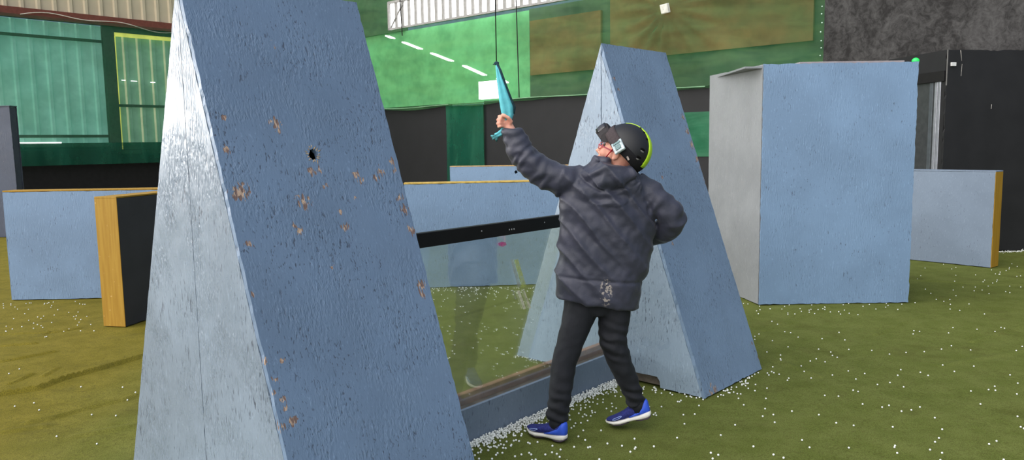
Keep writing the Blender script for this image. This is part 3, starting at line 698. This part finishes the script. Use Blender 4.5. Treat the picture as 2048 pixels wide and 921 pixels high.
tube(bm, [hp_(1019, 250, -.012), hp_(1022, 243, -.024), hp_(1017, 236, -.034), hp_(1008, 231, -.036), hp_(1003, 228.5, -.03)], [.012, .012, .0105, .010, .007], 10)
# right hand resting on the hip, in front
RH = RA[-1]
pd = (RA[-1]-RA[-2]).normalized()
tube(bm, [RH, RH+pd*.03, RH+pd*.075], [(.026, .016), (.034, .016), (.034, .013)], 14, ref=(0, 1, 0))
for i in range(4):
    b0 = RH+pd*.07+V((0, 0, .027-.018*i)); tube(bm, [b0, b0+pd*.03+V((0, .006, -.004)), b0+pd*.05+V((0, .0, -.012)), b0+pd*.06+V((0, -.014, -.02))], [.009, .0085, .008, .0065], 10)
tube(bm, [RH+pd*.02+V((0, -.005, .02)), RH+pd*.045+V((0, -.016, .042)), RH+pd*.07+V((0, -.022, .05))], [.012, .0105, .007], 10)
body = mesh_obj('body', evaluated(bm, .0045, 3), m_skin, per, True, PO)
m_eye = plain('eye', lin(60, 48, 42), .15, .5, var=.3)
for q in (-1, 1):
    bm = bmesh.new(); ellipsoid(bm, frame(hd(.085, q*.032, .006), hf, hu, (.012, .012, .012)), 12, 8); obj('eye', bm, m_eye, body, True, PO)

# jacket
def ring(px0, px1, ry, Yc=YP, seg=40, flat=.85):
    a, b2 = at(*px0, Yc), at(*px1, Yc); c = (a+b2)/2; h = (b2-a)/2; dpt = V((.12, 1, 0)).normalized()
    out = []
    for k in range(seg):
        cs, sn = math.cos(2*PI*k/seg), math.sin(2*PI*k/seg)
        cs2 = math.copysign(abs(cs)**flat, cs); sn2 = math.copysign(abs(sn)**flat, sn)
        out.append(c + h*cs2 + dpt*ry*sn2)
    return out
prof = [((1114, 592), (1277, 617), .148), ((1113, 578), (1280, 602), .152), ((1113, 557), (1284, 575), .155), ((1116, 530), (1290, 552), .152), ((1118, 500), (1297, 530), .148), ((1121, 470), (1303, 500), .145), ((1122, 440), (1311, 466), .142),
        ((1119, 412), (1308, 432), .140), ((1124, 388), (1303, 408), .135), ((1134, 364), (1301, 386), .128), ((1148, 345), (1291, 366), .115), ((1170, 334), (1272, 352), .09), ((1192, 330), (1250, 342), .06)]
def jacket():
    bm = bmesh.new(); rings = [[bm.verts.new(p) for p in ring(*r)] for r in prof]; skin_rings(bm, rings, True)
    tube(bm, [at(1166, 360, 4.2), at(1140, 361, 4.2), at(1116, 358, 4.2), at(1086, 345, 4.205), at(1060, 326, 4.21), at(1042, 304, 4.22), at(1031, 280, 4.232), at(1025, 263, 4.24), at(1024, 257, 4.24)], [.07, .088, .086, .081, .078, .074, .068, .060, .054], 20)
    tube(bm, [at(1270, 372, 4.2), at(1294, 386, 4.2), at(1316, 404, 4.19), at(1338, 424, 4.185), at(1346, 441, 4.19), at(1338, 455, 4.23), at(1318, 466, 4.29), at(1297, 474, 4.345)], [.075, .083, .080, .076, .078, .074, .066, .052], 20)
    # hood lying on the neck
    tube(bm, [at(1186, 336, 4.22), at(1196, 347, 4.14), at(1212, 356, 4.095), at(1235, 357, 4.09), at(1254, 356, 4.12), at(1268, 352, 4.2)], [(.035, .038), (.05, .05), (.062, .056), (.062, .056), (.055, .05), (.04, .04)], 18)
    ellipsoid(bm, frame(at(1221, 352, 4.11), (1, .1, -.12), (0, 0, 1), (.108, .062, .072)), 24, 16)
    # collar round the chin
    tube(bm, [at(1184, 336, 4.16), at(1193, 327, 4.17), at(1205, 320, 4.17), at(1218, 328, 4.13)], [.024, .026, .026, .03], 14)
    return bm
me = evaluated(jacket(), .0075, 5)
A_, B_ = at(1128, 400, 4.05), at(1285, 560, 4.05); fd_ = (B_-A_).normalized(); fn_ = fd_.cross(V((0, 1, 0))).normalized()
sl_ = [at(1024, 257, 4.24), at(1042, 304, 4.22), at(1086, 345, 4.2), at(1140, 361, 4.2)]
seam = [at(1116, 552, 4.05), at(1280, 574, 4.05)]
def nearest(p, pts):
    best = (9, 0); acc = 0
    for a, b2 in zip(pts, pts[1:]):
        d = b2-a; L = d.length; t_ = max(0, min(1, (p-a).dot(d)/(L*L))); q = (p-a-d*t_).length
        if q < best[0]: best = (q, acc+t_*L)
        acc += L
    return best
ra_ = [at(1294, 386, 4.2), at(1338, 424, 4.185), at(1346, 441, 4.19), at(1318, 466, 4.29)]
def folds(p, n_):
    x, _ = 0, 0
    dl_, tl_ = nearest(p, sl_); dr_, tr_ = nearest(p, ra_)
    dsp = 0
    rel = p-A_; u = rel.dot(fd_); w = rel.dot(fn_)
    torso = 1.0
    if dl_ < .10 and tl_ < .40:
        ph = tl_*110 + 4.5*noise.noise(p*9); dsp += .0055*math.sin(ph)*max(0, .45+1.3*noise.noise(p*7+V((3, 1, 2))))+.010*noise.noise(V((p.x*14, p.y*14, p.z*22))); torso = .25
    if dr_ < .105:
        ph = tr_*85 + 4.5*noise.noise(p*8); dsp += .006*math.sin(ph)*max(0, .4+1.3*noise.noise(p*7))+.008*noise.noise(p*17); torso = .25
    # long pulls running from the raised arm's armpit down across the back
    fade = math.exp(-((u-.18)/.28)**2)
    warp = w + .05*noise.noise(V((u*3, w*4, 1)))
    dsp += torso*fade*.0135*(1-abs(math.sin(warp*34+u*2.5)))**1.6*1.4
    dsp += torso*.016*noise.noise(V((u*4.0, w*13, 2.2)))+torso*.004*noise.noise(p*26)
    dsp += .004*noise.noise(p*13)
    if p.z < at(1197, 620, 4.2).z+.22:       # stitched hem band
        d = abs(w*0 + p.z - (at(1198, 563, 4.06).z + (p.x-at(1198, 563, 4.06).x)*-.10))
        if p.y < 4.25: dsp -= .006*math.exp(-(d/.008)**2)
    # hood folds
    hq = at(1221, 352, 4.06)
    if (p-hq).length < .17: 
        g = p.z-hq.z+.1*abs(p.x-hq.x); dsp += .006*math.sin(g*75+3*noise.noise(p*10))
        crease = abs((p-at(1221, 384, 4.06)).z + .9*(p.x-hq.x)**2*-4); dsp -= .012*math.exp(-(crease/.012)**2)
    return dsp
displace(me, folds)
def cloth_mat(name, c1, c2, rough, sheen=.2, marks=None):
    t = NT(name); c = t.coord(); f = t.noise(c, 7, 4)
    cc = t.mix(t.step(f, .3, .7), c1, c2)
    if marks:
        for (x, y, z, rx, rz) in marks:
            m = t.mapping(c, (1/rx, 1/.2, 1/rz), (0, 0, 0), (-x/rx, -y/.2, -z/rz)); ln = t.n('ShaderNodeVectorMath', operation='LENGTH'); t.l(m, ln.inputs[0])
            k = t.math('MULTIPLY', t.step(ln.outputs['Value'], 1.1, .7), t.step(t.noise(t.mapping(c, (70, 70, 70), (0, .5, 0)), 1.0, 3), .52, .60))
            cc = t.mix(t.math('MULTIPLY', k, .8), cc, lin(170, 160, 152))
    t.base(cc, rough, .4); t.bs.inputs['Sheen Weight'].default_value = sheen; t.bs.inputs['Sheen Roughness'].default_value = .4
    t.l(t.bump(t.noise(c, 60, 4, .6), .35, .004), t.bs.inputs['Normal']); return t.m
q = at(1212, 585, 4.05)-PO
m_jacket = cloth_mat('padded_jacket_cloth', lin(49, 51, 64), lin(58, 59, 74), .48, .1, [(q.x, q.y, q.z, .035, .08)])
jk = mesh_obj('jacket', me, m_jacket, per, True, PO)

# trousers
def trousers():
    bm = bmesh.new()
    tube(bm, [at(1166, 596, 4.2), at(1158, 632, 4.18), at(1142, 678, 4.15), at(1127, 728, 4.115), at(1121, 782, 4.075), at(1117, 822, 4.05), at(1115, 842, 4.04)], [.098, .090, .077, .067, .063, .060, .058], 22)
    tube(bm, [at(1230, 596, 4.2), at(1228, 645, 4.175), at(1226, 684, 4.155), at(1243, 733, 4.165), at(1263, 776, 4.18), at(1273, 808, 4.18)], [.096, .084, .076, .066, .057, .052], 22)
    tube(bm, [at(1196, 585, 4.2), at(1198, 610, 4.2), at(1200, 632, 4.19)], [(.15, .11), (.14, .11), (.09, .09)], 20, ref=(0, 1, 0))
    return bm
me = evaluated(trousers(), .0075, 4)
kn = at(1226, 684, 4.1); an1 = at(1117, 825, 4.0); an2 = at(1270, 800, 4.15)
def tf(p, n_):
    d = .006*noise.noise(V((p.x*11, p.y*11, p.z*6))) + .004*noise.noise(p*24)
    for c_, r in ((kn, .10), (an1, .11), (an2, .10)):
        L = (p-c_).length
        if L < r*1.6: d += .007*math.sin((p.z-c_.z)*110 + 30*(p.x-c_.x) + 2*noise.noise(p*14))*math.exp(-(L/r)**2)
    return d
displace(me, tf)
m_trs = cloth_mat('dark_trousers', lin(19, 21, 28), lin(25, 27, 34), .8, .03)
mesh_obj('trousers', me, m_trs, per, True, PO)

# shoes: local x from heel to toe, z up
m_white = plain('white_midsole', lin(226, 222, 216), .6, .3)
m_navy = plain('navy_mesh', lin(38, 44, 112), .7, .3, var=.3, scale=90, bump=.003)
m_royal = plain('royal_blue_heel', lin(52, 88, 205), .5, .4)
m_out = plain('dark_outsole', lin(72, 62, 74), .8, .2)
def shoe(label, heel, toe, tilt, outer):
    ax = V((toe.x-heel.x, toe.y-heel.y, 0)); L = .262; ang = math.atan2(ax.y, ax.x)
    M = Matrix.Translation(heel) @ Matrix.Rotation(ang, 4, 'Z') @ Matrix.Rotation(tilt, 4, 'Y')
    def rings(stn, seg=20):
        bm = bmesh.new(); rr = []
        for (x, w, z0, z1, yo) in stn:
            row = []
            for k in range(seg):
                a = 2*PI*k/seg; cs, sn = math.cos(a), math.sin(a)
                row.append(bm.verts.new(M @ V((x*L, yo + w*math.copysign(abs(cs)**.7, cs), (z0+z1)/2 + (z1-z0)/2*math.copysign(abs(sn)**.75, sn)))))
            rr.append(row)
        skin_rings(bm, rr, True); return bm
    o_ = .004*outer
    sole = [(0, .014, .018, .034, 0), (.03, .027, .008, .040, 0), (.10, .034, .002, .040, 0), (.22, .035, 0, .036, 0), (.38, .034, .004, .032, o_), (.52, .037, .004, .030, o_*2), (.68, .044, 0, .029, o_*2), (.82, .042, .003, .028, o_), (.93, .031, .010, .030, -o_), (.985, .017, .016, .031, -o_), (1.0, .006, .022, .030, -o_)]
    rt = obj('shoe', rings(sole), m_white, per, True, PO); tag(rt, label)
    up = [(.02, .020, .032, .090, 0), (.06, .029, .030, .098, 0), (.13, .032, .030, .088, 0), (.22, .032, .030, .074, 0), (.34, .033, .028, .078, o_), (.44, .035, .026, .080, o_), (.56, .039, .024, .066, o_*2), (.70, .042, .024, .054, o_*2), (.82, .040, .024, .046, o_), (.92, .030, .026, .041, -o_), (.97, .018, .028, .037, -o_)]
    u = obj('upper', rings(up), m_navy, rt, True, PO)
    u2 = [(.005, .016, .034, .096, 0), (.03, .026, .030, .106, 0), (.08, .033, .029, .102, 0), (.15, .0355, .028, .076, 0), (.26, .0360, .028, .058, o_), (.36, .0362, .028, .044, o_), (.46, .036, .027, .034, o_)]
    obj('heel_counter', rings(u2), m_royal, rt, True, PO)
    ou = [(.015, .020, .006, .014, 0), (.08, .031, -.004, .008, 0), (.22, .032, -.006, .006, 0), (.34, .024, -.003, .008, 0)]
    obj('outsole', rings(ou), m_out, rt, True, PO)
    ou = [(.50, .030, -.002, .008, o_), (.66, .040, -.005, .006, o_*2), (.82, .037, -.002, .008, o_), (.94, .022, .007, .014, -o_)]
    obj('outsole', rings(ou), m_out, rt, True, PO)
    bm = bmesh.new()
    for i in range(5):
        x = (.40+i*.045)*L; z = .081-.0058*i*1.05
        tube(bm, [M @ V((x, -.020, z-.010)), M @ V((x+.004, -.008, z+.001)), M @ V((x+.004, .008, z+.001)), M @ V((x, .020, z-.010))], .0024, 6)
    obj('laces', bm, m_navy, rt, True, PO)
    bm = bmesh.new(); s = outer
    pts = [(.60, .048), (.66, .040), (.76, .034), (.82, .036), (.80, .041), (.70, .047), (.62, .051)]
    def side(x, z):        # lies on the flank of the upper
        for a, b2 in zip(up, up[1:]):
            if a[0] <= x <= b2[0]:
                t_ = (x-a[0])/(b2[0]-a[0]); w = a[1]+(b2[1]-a[1])*t_; z0 = a[2]+(b2[2]-a[2])*t_; z1 = a[3]+(b2[3]-a[3])*t_; yo = a[4]+(b2[4]-a[4])*t_
                sn = min(.98, abs((z-(z0+z1)/2)/((z1-z0)/2)))**(1/.75); return M @ V((x*L, yo+s*(w*(1-sn*sn)**.35+.001), z))
    tube(bm, [side(*p) for p in pts+pts[:1]], .0016, 6)
    obj('side_mark', bm, plain('pale_blue_mark', lin(150, 170, 225), .5), rt, True, PO)
    return rt
hl = fl(1128, 884); hl.z = .004
shoe('blue running shoe flat on the turf', hl + V((.012, -.010, 0)), fl(1068, 868), 0.0, 1)
h2 = at(1304, 834, 4.16); 
shoe('blue running shoe with raised heel', h2, fl(1236, 854), .27, 1)
# socks
bm = bmesh.new(); tube(bm, [LL[-1]+V((0, 0, .02)), LL[-1]+V((-.008, .008, -.055))], [.044, .041], 16); obj('sock', bm, m_trs, per, True, PO)
bm = bmesh.new(); tube(bm, [RL[-1]+V((0, 0, .02)), RL[-1]+V((.0, .0, -.045))], [.043, .040], 16); obj('sock', bm, m_trs, per, True, PO)

# helmet with raised goggles
m_shell = plain('matt_black_helmet', lin(29, 29, 33), .48, .4, var=.06, scale=4)
m_lime = plain('lime_stripe', lin(178, 220, 40), .45, .4, var=.06)
m_strap = plain('brown_black_strap', lin(66, 58, 60), .75, .2, var=.15, scale=80)
HM = at(1251, 299, 4.19)
f2 = V((-.74, .46, .49)).normalized(); u2_ = V((.55, -.06, .83)); s2_ = f2.cross(u2_).normalized(); u2_ = s2_.cross(f2).normalized()
RX, RY, RZ = .142, .122, .140
def hpnt(f, s, u): return HM + f2*f + s2_*s + u2_*u
def dome(lat, lon, k=1.0):              # lat from the crown down, lon from the front round the head's left side
    return hpnt(math.sin(lat)*math.cos(lon)*RX*k, -math.sin(lat)*math.sin(lon)*RY*k, math.cos(lat)*RZ*k)
def rim(lon):                           # how far down the shell reaches
    c = math.cos(lon); s = abs(math.sin(lon)); back = max(0, -c)
    return 1.62 + .10*s**4 + .42*back**1.5 - .12*max(0, c)**2
bm = bmesh.new(); rings = []; NL, NA = 40, 18
for kk, rev in ((1.0, False), (.945, True)):
    rs = [[bm.verts.new(dome(rim(2*PI*j/NL)*i/NA, 2*PI*j/NL, kk)) for j in range(NL)] for i in range(1, NA+1)]
    top = bm.verts.new(dome(0, 0, kk))
    for j in range(NL): bm.faces.new((top, rs[0][j], rs[0][(j+1) % NL]))
    for a, b2 in zip(rs, rs[1:]):
        for j in range(NL): bm.faces.new((a[j], b2[j], b2[(j+1) % NL], a[(j+1) % NL]))
    rings.append(rs[-1])
for j in range(NL): bm.faces.new((rings[0][j], rings[1][j], rings[1][(j+1) % NL], rings[0][(j+1) % NL]))
hel = obj('helmet', bm, m_shell, per, True, PO)
def on_dome(path, w, k0, k1, n_=None):
    """strip lying on the shell along a list of (lat, lon), half width w in metres"""
    bm = bmesh.new(); rows = []
    P = [dome(a, b2) for a, b2 in path]
    for i, (a, b2) in enumerate(path):
        t_ = (P[min(i+1, len(P)-1)]-P[max(i-1, 0)]).normalized(); nrm = (P[i]-HM).normalized(); sd = t_.cross(nrm).normalized()
        ww = w[i] if isinstance(w, list) else w
        row = []
        for sgn, kq in ((-1, k0), (-1, k1), (-.5, k1), (0, k1), (.5, k1), (1, k1), (1, k0)):
            q = P[i]+sd*ww*sgn; l = q-HM
            r = ((l.dot(f2)/RX)**2 + (l.dot(s2_)/RY)**2 + (l.dot(u2_)/RZ)**2)**.5
            row.append(bm.verts.new(HM + l/r*kq))
        rows.append(row)
    skin_rings(bm, rows, True); return bm
pth = [(a, 0) for a in [.55-.1*i for i in range(6)]] + [(.05+.1*i, PI) for i in range(19)]
obj('stripe', on_dome(pth, [.010+.0016*min(i, 13) for i in range(len(pth))], .99, 1.022), m_lime, hel, True, PO)
for la, lo in ((1.25, PI*.80), (1.58, PI*.80), (.45, PI*.80), (.75, PI*.85), (1.25, -PI*.8), (.2, 2.2)):
    bm = bmesh.new(); p = dome(la, lo, .985); nr = (p-HM).normalized(); tg = nr.cross(u2_).normalized() if la > .5 else nr.cross(f2).normalized()
    ellipsoid(bm, frame(p, tg, nr, (.018 if la > 1 else .008, .007, .006)), 12, 8)
    obj('vent', bm, m_hole, hel, True, PO)
m_lip = plain('grey_lip', lin(120, 118, 118), .4)
for la, lo in ((1.33, PI*.80), (1.67, PI*.80)):
    bm = bmesh.new(); p = dome(la, lo, .995); nr = (p-HM).normalized(); tg = nr.cross(u2_).normalized(); ellipsoid(bm, frame(p, tg, nr, (.013, .005, .003)), 10, 6); obj('vent_lip', bm, m_lip, hel, True, PO)
# padded nape
pn = [(rim(PI*(.55+.05*i))-.10, PI*(.55+.05*i)) for i in range(19)]
obj('nape_pad', on_dome(pn, .026, .93, 1.015), plain('nape_black', lin(26, 25, 28), .8, .2), hel, True, PO)
# goggles: strap round both sides, buckle above the ear, frame above the brow
st = [(1.50+.02*math.cos(x)-.0, x) for x in [-1.75+.1*i for i in range(36)]]
strap_path = []
for i in range(33):
    lo = -1.62 + i*(3.24/32); strap_path.append((1.16 + .50*(abs(lo)/1.62)**1.6, lo))
gg = obj('goggle_strap', on_dome(strap_path, .031, .99, 1.04), m_strap, hel, True, PO)
Mg = frame(dome(1.40, 0, 1.21), f2*.93+u2_*.36, u2_, (1.35, 1.05, 1.15))
bm = bmesh.new(); rw = []
for i in range(15):
    yy = -.075+.150*i/14; xx = -.055*(abs(yy)/.075)**2.2
    hh = .034*(1-.25*(abs(yy)/.075)**4); sec = []
    for (dx, dz) in ((.018, -.7), (.022, 0), (.018, .7), (.010, 1), (-.012, 1.0), (-.018, .6), (-.018, -.6), (-.012, -1), (.010, -1)): sec.append(bm.verts.new(Mg @ V((xx+dx, yy, dz*hh))))
    rw.append(sec)
skin_rings(bm, rw, True)
gf = obj('goggle_frame', bm, plain('goggle_black', lin(44, 40, 42), .6, .25), hel, False, PO)
bm = bmesh.new(); rw = []
for i in range(15):
    yy = -.060+.120*i/14; xx = -.055*(abs(yy)/.075)**2.2
    sec = [bm.verts.new(Mg @ V((xx+dx, yy, dz*.026))) for dx, dz in ((.0195, -1), (.0222, -.5), (.0232, 0), (.0222, .5), (.0195, 1))]
    rw.append(sec)
skin_rings(bm, rw, True)
obj('goggle_lens', bm, plain('clear_lens', lin(60, 58, 62), .15, .5), gf, True, PO)
p = dome(1.64, 1.60, 1.05); nr = (p-HM).normalized(); tdir = (dome(1.2, .6)-dome(1.66, 1.62)).normalized()
bm = bmesh.new(); Mk = frame(p, tdir, nr); box(bm, (-.040, -.031, -.006), (.036, .031, .009), Mk); bevel(bm, .004)
bk = obj('buckle', bm, plain('clear_buckle', lin(168, 182, 186), .15, .8, var=.35, scale=60), hel, True, PO)
bm = bmesh.new(); box(bm, (-.026, -.016, .0092), (.006, .016, .0145), Mk); box(bm, (.012, -.022, .0092), (.024, .022, .014), Mk); bevel(bm, .002)
obj('clasp', bm, plain('dark_clasp', lin(90, 120, 122), .2, .6, var=.4, scale=120), bk, False, PO)
bm = bmesh.new(); p = dome(1.80, 2.1, 1.03); nr = (p-HM).normalized(); box(bm, (-.022, -.005, -.002), (.022, .005, .003), frame(p, tdir, nr)); bevel(bm, .0015)
obj('strap_loop', bm, plain('grey_loop', lin(132, 122, 116), .5), hel, False, PO)
# red chin strap and glasses
bm = bmesh.new(); pts = [hd(.012, -.090, .03), hd(.030, -.088, -.03), hd(.050, -.074, -.085), hd(.062, -.04, -.120), hd(.064, 0, -.128), hd(.062, .04, -.120), hd(.050, .074, -.085), hd(.030, .088, -.03), hd(.012, .09, .03)]
tube(bm, pts, (.0085, .0025), 10, ref=hf); obj('chin_strap', bm, plain('red_strap', lin(190, 20, 40), .6), hel, True, PO)
m_rg = plain('red_glasses', lin(150, 40, 60), .35, .5); m_rim = plain('rim_pink', lin(205, 120, 125), .35, .5)
bm = bmesh.new(); tube(bm, [hd(.108, -.010, 0), hd(.114, 0, .003), hd(.108, .010, 0)], .0022, 6); gl_ = obj('glasses', bm, m_rim, per, False, PO)
for q in (-1, 1):
    obj('temple', slab(lambda a, z, o: HC + hf*o + hs*a + hu*z, q*.0825-.0015, q*.0825+.0015, -.006, .002, 0, .104), m_rg, gl_, False, PO)
    bm = bmesh.new(); tube(bm, [hd(.106, q*.038+.028*math.cos(a*PI/8), -.004+.020*math.sin(a*PI/8)) for a in range(17)], .0022, 6, cap=False); obj('rim', bm, m_rim, gl_, True, PO)

# ------------------------------------------------------------------ white pellets
PEL = []
rnd = random.Random(21)
def add(x, y):
    if y < 1 or y > 14: return
    PEL.append((x, y))
rm = [V((1.743, 5.274, 0)), V((1.205, 4.676, 0)), V((.031, 5.734, 0)), V((.569, 6.331, 0))]
nb = V((D_B.y, -D_B.x, 0)); F0 = V((-.242, 4.0, 0))
for i in range(1150):                                  # drift along the kick board
    t_ = rnd.uniform(-.12, 1.42); d = abs(rnd.gauss(0, .032))+.008
    if t_ < .15: d *= .8
    add(*(F0 + D_B*t_ + nb*d)[:2])
for i in range(330):
    t_ = rnd.uniform(-.15, 1.45); d = rnd.expovariate(1/.11)+.01
    add(*(F0 + D_B*t_ + nb*d)[:2])
for a, b2, n_ in ((rm[1], rm[2], 60), (rm[0], rm[1], 40), (rm[2], rm[3], 24)):
    for i in range(n_):
        t_ = rnd.random(); dd = (b2-a).normalized(); o = V((dd.y, -dd.x, 0)); mid = (rm[0]+rm[2])/2
        if (o.dot(a-mid)) < 0: o = -o
        add(*(a+(b2-a)*t_+o*(rnd.expovariate(1/.03)+.008))[:2])
for i in range(170):                                   # loose ones over the turf
    p = fl(rnd.uniform(1240, 2060), 600+330*rnd.random()**1.25); add(p.x, p.y)
for i in range(45):
    p = fl(rnd.gauss(1500, 120), rnd.gauss(740, 60)); add(p.x, p.y)
for i in range(70):
    p = fl(rnd.uniform(900, 1300), rnd.uniform(800, 925)); add(p.x, p.y)
for i in range(50):
    p = fl(rnd.uniform(1830, 2060), rnd.uniform(508, 600)); add(p.x, p.y)
for i in range(55):
    p = fl(rnd.uniform(0, 200), 603+60*rnd.random()**1.2); add(p.x, p.y)
for i in range(16):
    p = fl(rnd.uniform(0, 280), rnd.uniform(670, 890)); add(p.x, p.y)
for i in range(150):                                   # behind the glass, gathered at the foot of the blue wall
    p = fl(rnd.uniform(840, 1090), 574.5+rnd.expovariate(1/7) - (0)); add(p.x, p.y)
for i in range(60):
    p = fl(rnd.uniform(860, 1100), rnd.uniform(585, 730)); add(p.x, p.y)
for i in range(40):
    p = fl(rnd.uniform(1490, 1820), rnd.uniform(606, 630)); add(p.x, p.y)
R_P = .0060
def blocked(x, y):                                    # inside something that stands on the floor
    w = V((x, y, 0))
    for M0, Lx in (((-1.222, 2.961), .804), ((.618, 5.205), .804)):
        l = w-V((M0[0], M0[1], 0)); a, b2 = l.dot(e), l.dot(nn)
        if abs(a) < .80 and -.006 < b2 < Lx+.006: return True
    l = w-start; a, b2 = l.dot(D_B), l.dot(V((-D_B.y, D_B.x, 0)))
    if 0 < a < LB and -.007 < b2 < .152: return True
    if 2.39 < x < 3.88 and y > 7.39 and y < 8.7: return True
    if x > -1.3 and x < 1.2 and y > 8.555+(x+1.19)*.085-.012 and y < 9.2: return True
    for hq, tq in ((hl, fl(1068, 868)), (h2, fl(1236, 854))):
        if seg_dist((x, y), hq[:2], tq[:2]) < .055: return True
    if y > 9.3 and x > 4.6 and (w-V((5.865, 9.331, 0))).dot(V((.718, .578, 0))) > -.01 and (w-V((5.865, 9.331, 0))).dot(V((.578, -.718, 0))) < .02: return True
    if x < -3.0 and y > 8.22: return True
    l = w-V((-3.529, 6.878, 0)); 
    if -.02 < l.dot(V((.216, .976, 0))) < 1.3 and -.02 < l.dot(V((-.976, .216, 0))) < .25: return True
    l = w-hp
    if l.dot(hy) > -.01: return True
    return False
def inview(x, y):
    p = V((x, y, 0))-CP; z = p.dot(Fw); u, v = W/2+FOC*p.dot(cam_r)/z, H/2-FOC*p.dot(cam_u)/z
    return -10 < u < W+10 and v < H+8
PEL = [p for p in PEL if not blocked(*p) and inview(*p)]
for i in range(420):                                   # heap against the hut
    a = rnd.uniform(.8, 2.6); d = abs(rnd.gauss(0, .06))+.01; q = hp + hx*a - hy*d
    if inview(q.x, q.y): PEL.append((q.x, q.y))
seen = {}; Q = []
for x, y in PEL:                                       # where they crowd they lie on top of each other
    k = (round(x/.012), round(y/.012)); n_ = seen.get(k, 0); seen[k] = n_+1
    if n_ < 3: Q.append((x, y, floor_z(x, y)+R_P*.9+n_*R_P*1.6))
Q.sort(key=lambda p: math.dist(p, CP))
m_pel = plain('white_plastic_pellet', lin(236, 238, 234), .35, .5, var=.04)
bmi = bmesh.new(); bmesh.ops.create_icosphere(bmi, subdivisions=2, radius=R_P); 
o0 = obj('plastic_pellet', bmi, m_pel, None, True); tag(o0, 'small white plastic pellet lying on the green turf', 'pellet', 'white pellets scattered on the turf')
o0.location = Q[0]
for p in Q[1:300]:
    o1 = o0.copy(); col.objects.link(o1); o1.location = p
bmi = bmesh.new(); bmesh.ops.create_icosphere(bmi, subdivisions=1, radius=R_P)
bv = [v.co.copy() for v in bmi.verts]; bf = [[v.index for v in f.verts] for f in bmi.faces]; bmi.free()
vs, fs = [], []
for p in Q[300:]:
    k = len(vs); vs += [v+V(p) for v in bv]; fs += [[i+k for i in f] for f in bf]
me = bpy.data.meshes.new('pellet_scatter'); me.from_pydata(vs, [], fs)
tag(mesh_obj('pellet_scatter', me, m_pel, None, True), 'countless white pellets strewn over the turf farther off', 'pellets', 'white pellets scattered on the turf', 'stuff')

# ------------------------------------------------------------------ light
SKY_LOW = (.24, .33, .47, 1); SKY_HIGH = (1.75, 1.78, 1.8, 1)
w = bpy.data.worlds.new('sky'); sc.world = w; w.use_nodes = True; nt = w.node_tree
bg = nt.nodes['Background']
def wn(typ, **k):
    n_ = nt.nodes.new(typ)
    for a_, v_ in k.items(): setattr(n_, a_, v_)
    return n_
tc = wn('ShaderNodeTexCoord')
def lobe(d, lo, hi, c0, c1):             # daylight is brighter towards the open side of the hall
    dt = wn('ShaderNodeVectorMath', operation='DOT_PRODUCT'); nt.links.new(tc.outputs['Generated'], dt.inputs[0]); dt.inputs[1].default_value = V(d).normalized()
    mr = wn('ShaderNodeMapRange', interpolation_type='SMOOTHSTEP'); nt.links.new(dt.outputs['Value'], mr.inputs[0])
    mr.inputs[1].default_value = lo; mr.inputs[2].default_value = hi
    mx = wn('ShaderNodeMix', data_type='RGBA'); nt.links.new(mr.outputs[0], mx.inputs[0]); mx.inputs[6].default_value = c0; mx.inputs[7].default_value = c1
    return mx.outputs[2]
nt.links.new(lobe((-.62, -.66, .42), -.15, 1.05, SKY_LOW, SKY_HIGH), bg.inputs[0]); bg.inputs[1].default_value = 1.0
for dirn, en in (((-.86, -.25, .55), 1.7), ((-.55, -.66, .75), 1.3)):      # soft daylight from the open side; second sun added to fill the far gable
    sd_ = bpy.data.lights.new('daylight', 'SUN'); sd_.energy = en; sd_.angle = math.radians(80); sd_.color = (1, .94, .87)  # the second of these is the added fill sun
    so = bpy.data.objects.new('daylight', sd_); col.objects.link(so); so.rotation_euler = V(dirn).to_track_quat('Z', 'Y').to_euler()
sc.view_settings.view_transform = 'Standard'; sc.view_settings.look = 'None'; sc.view_settings.gamma = 1; sc.view_settings.exposure = 0; sc.view_settings.use_curve_mapping = False
sc.cycles.use_denoising = True; sc.cycles.max_bounces = 6; sc.cycles.transparent_max_bounces = 12; sc.cycles.sample_clamp_indirect = 6
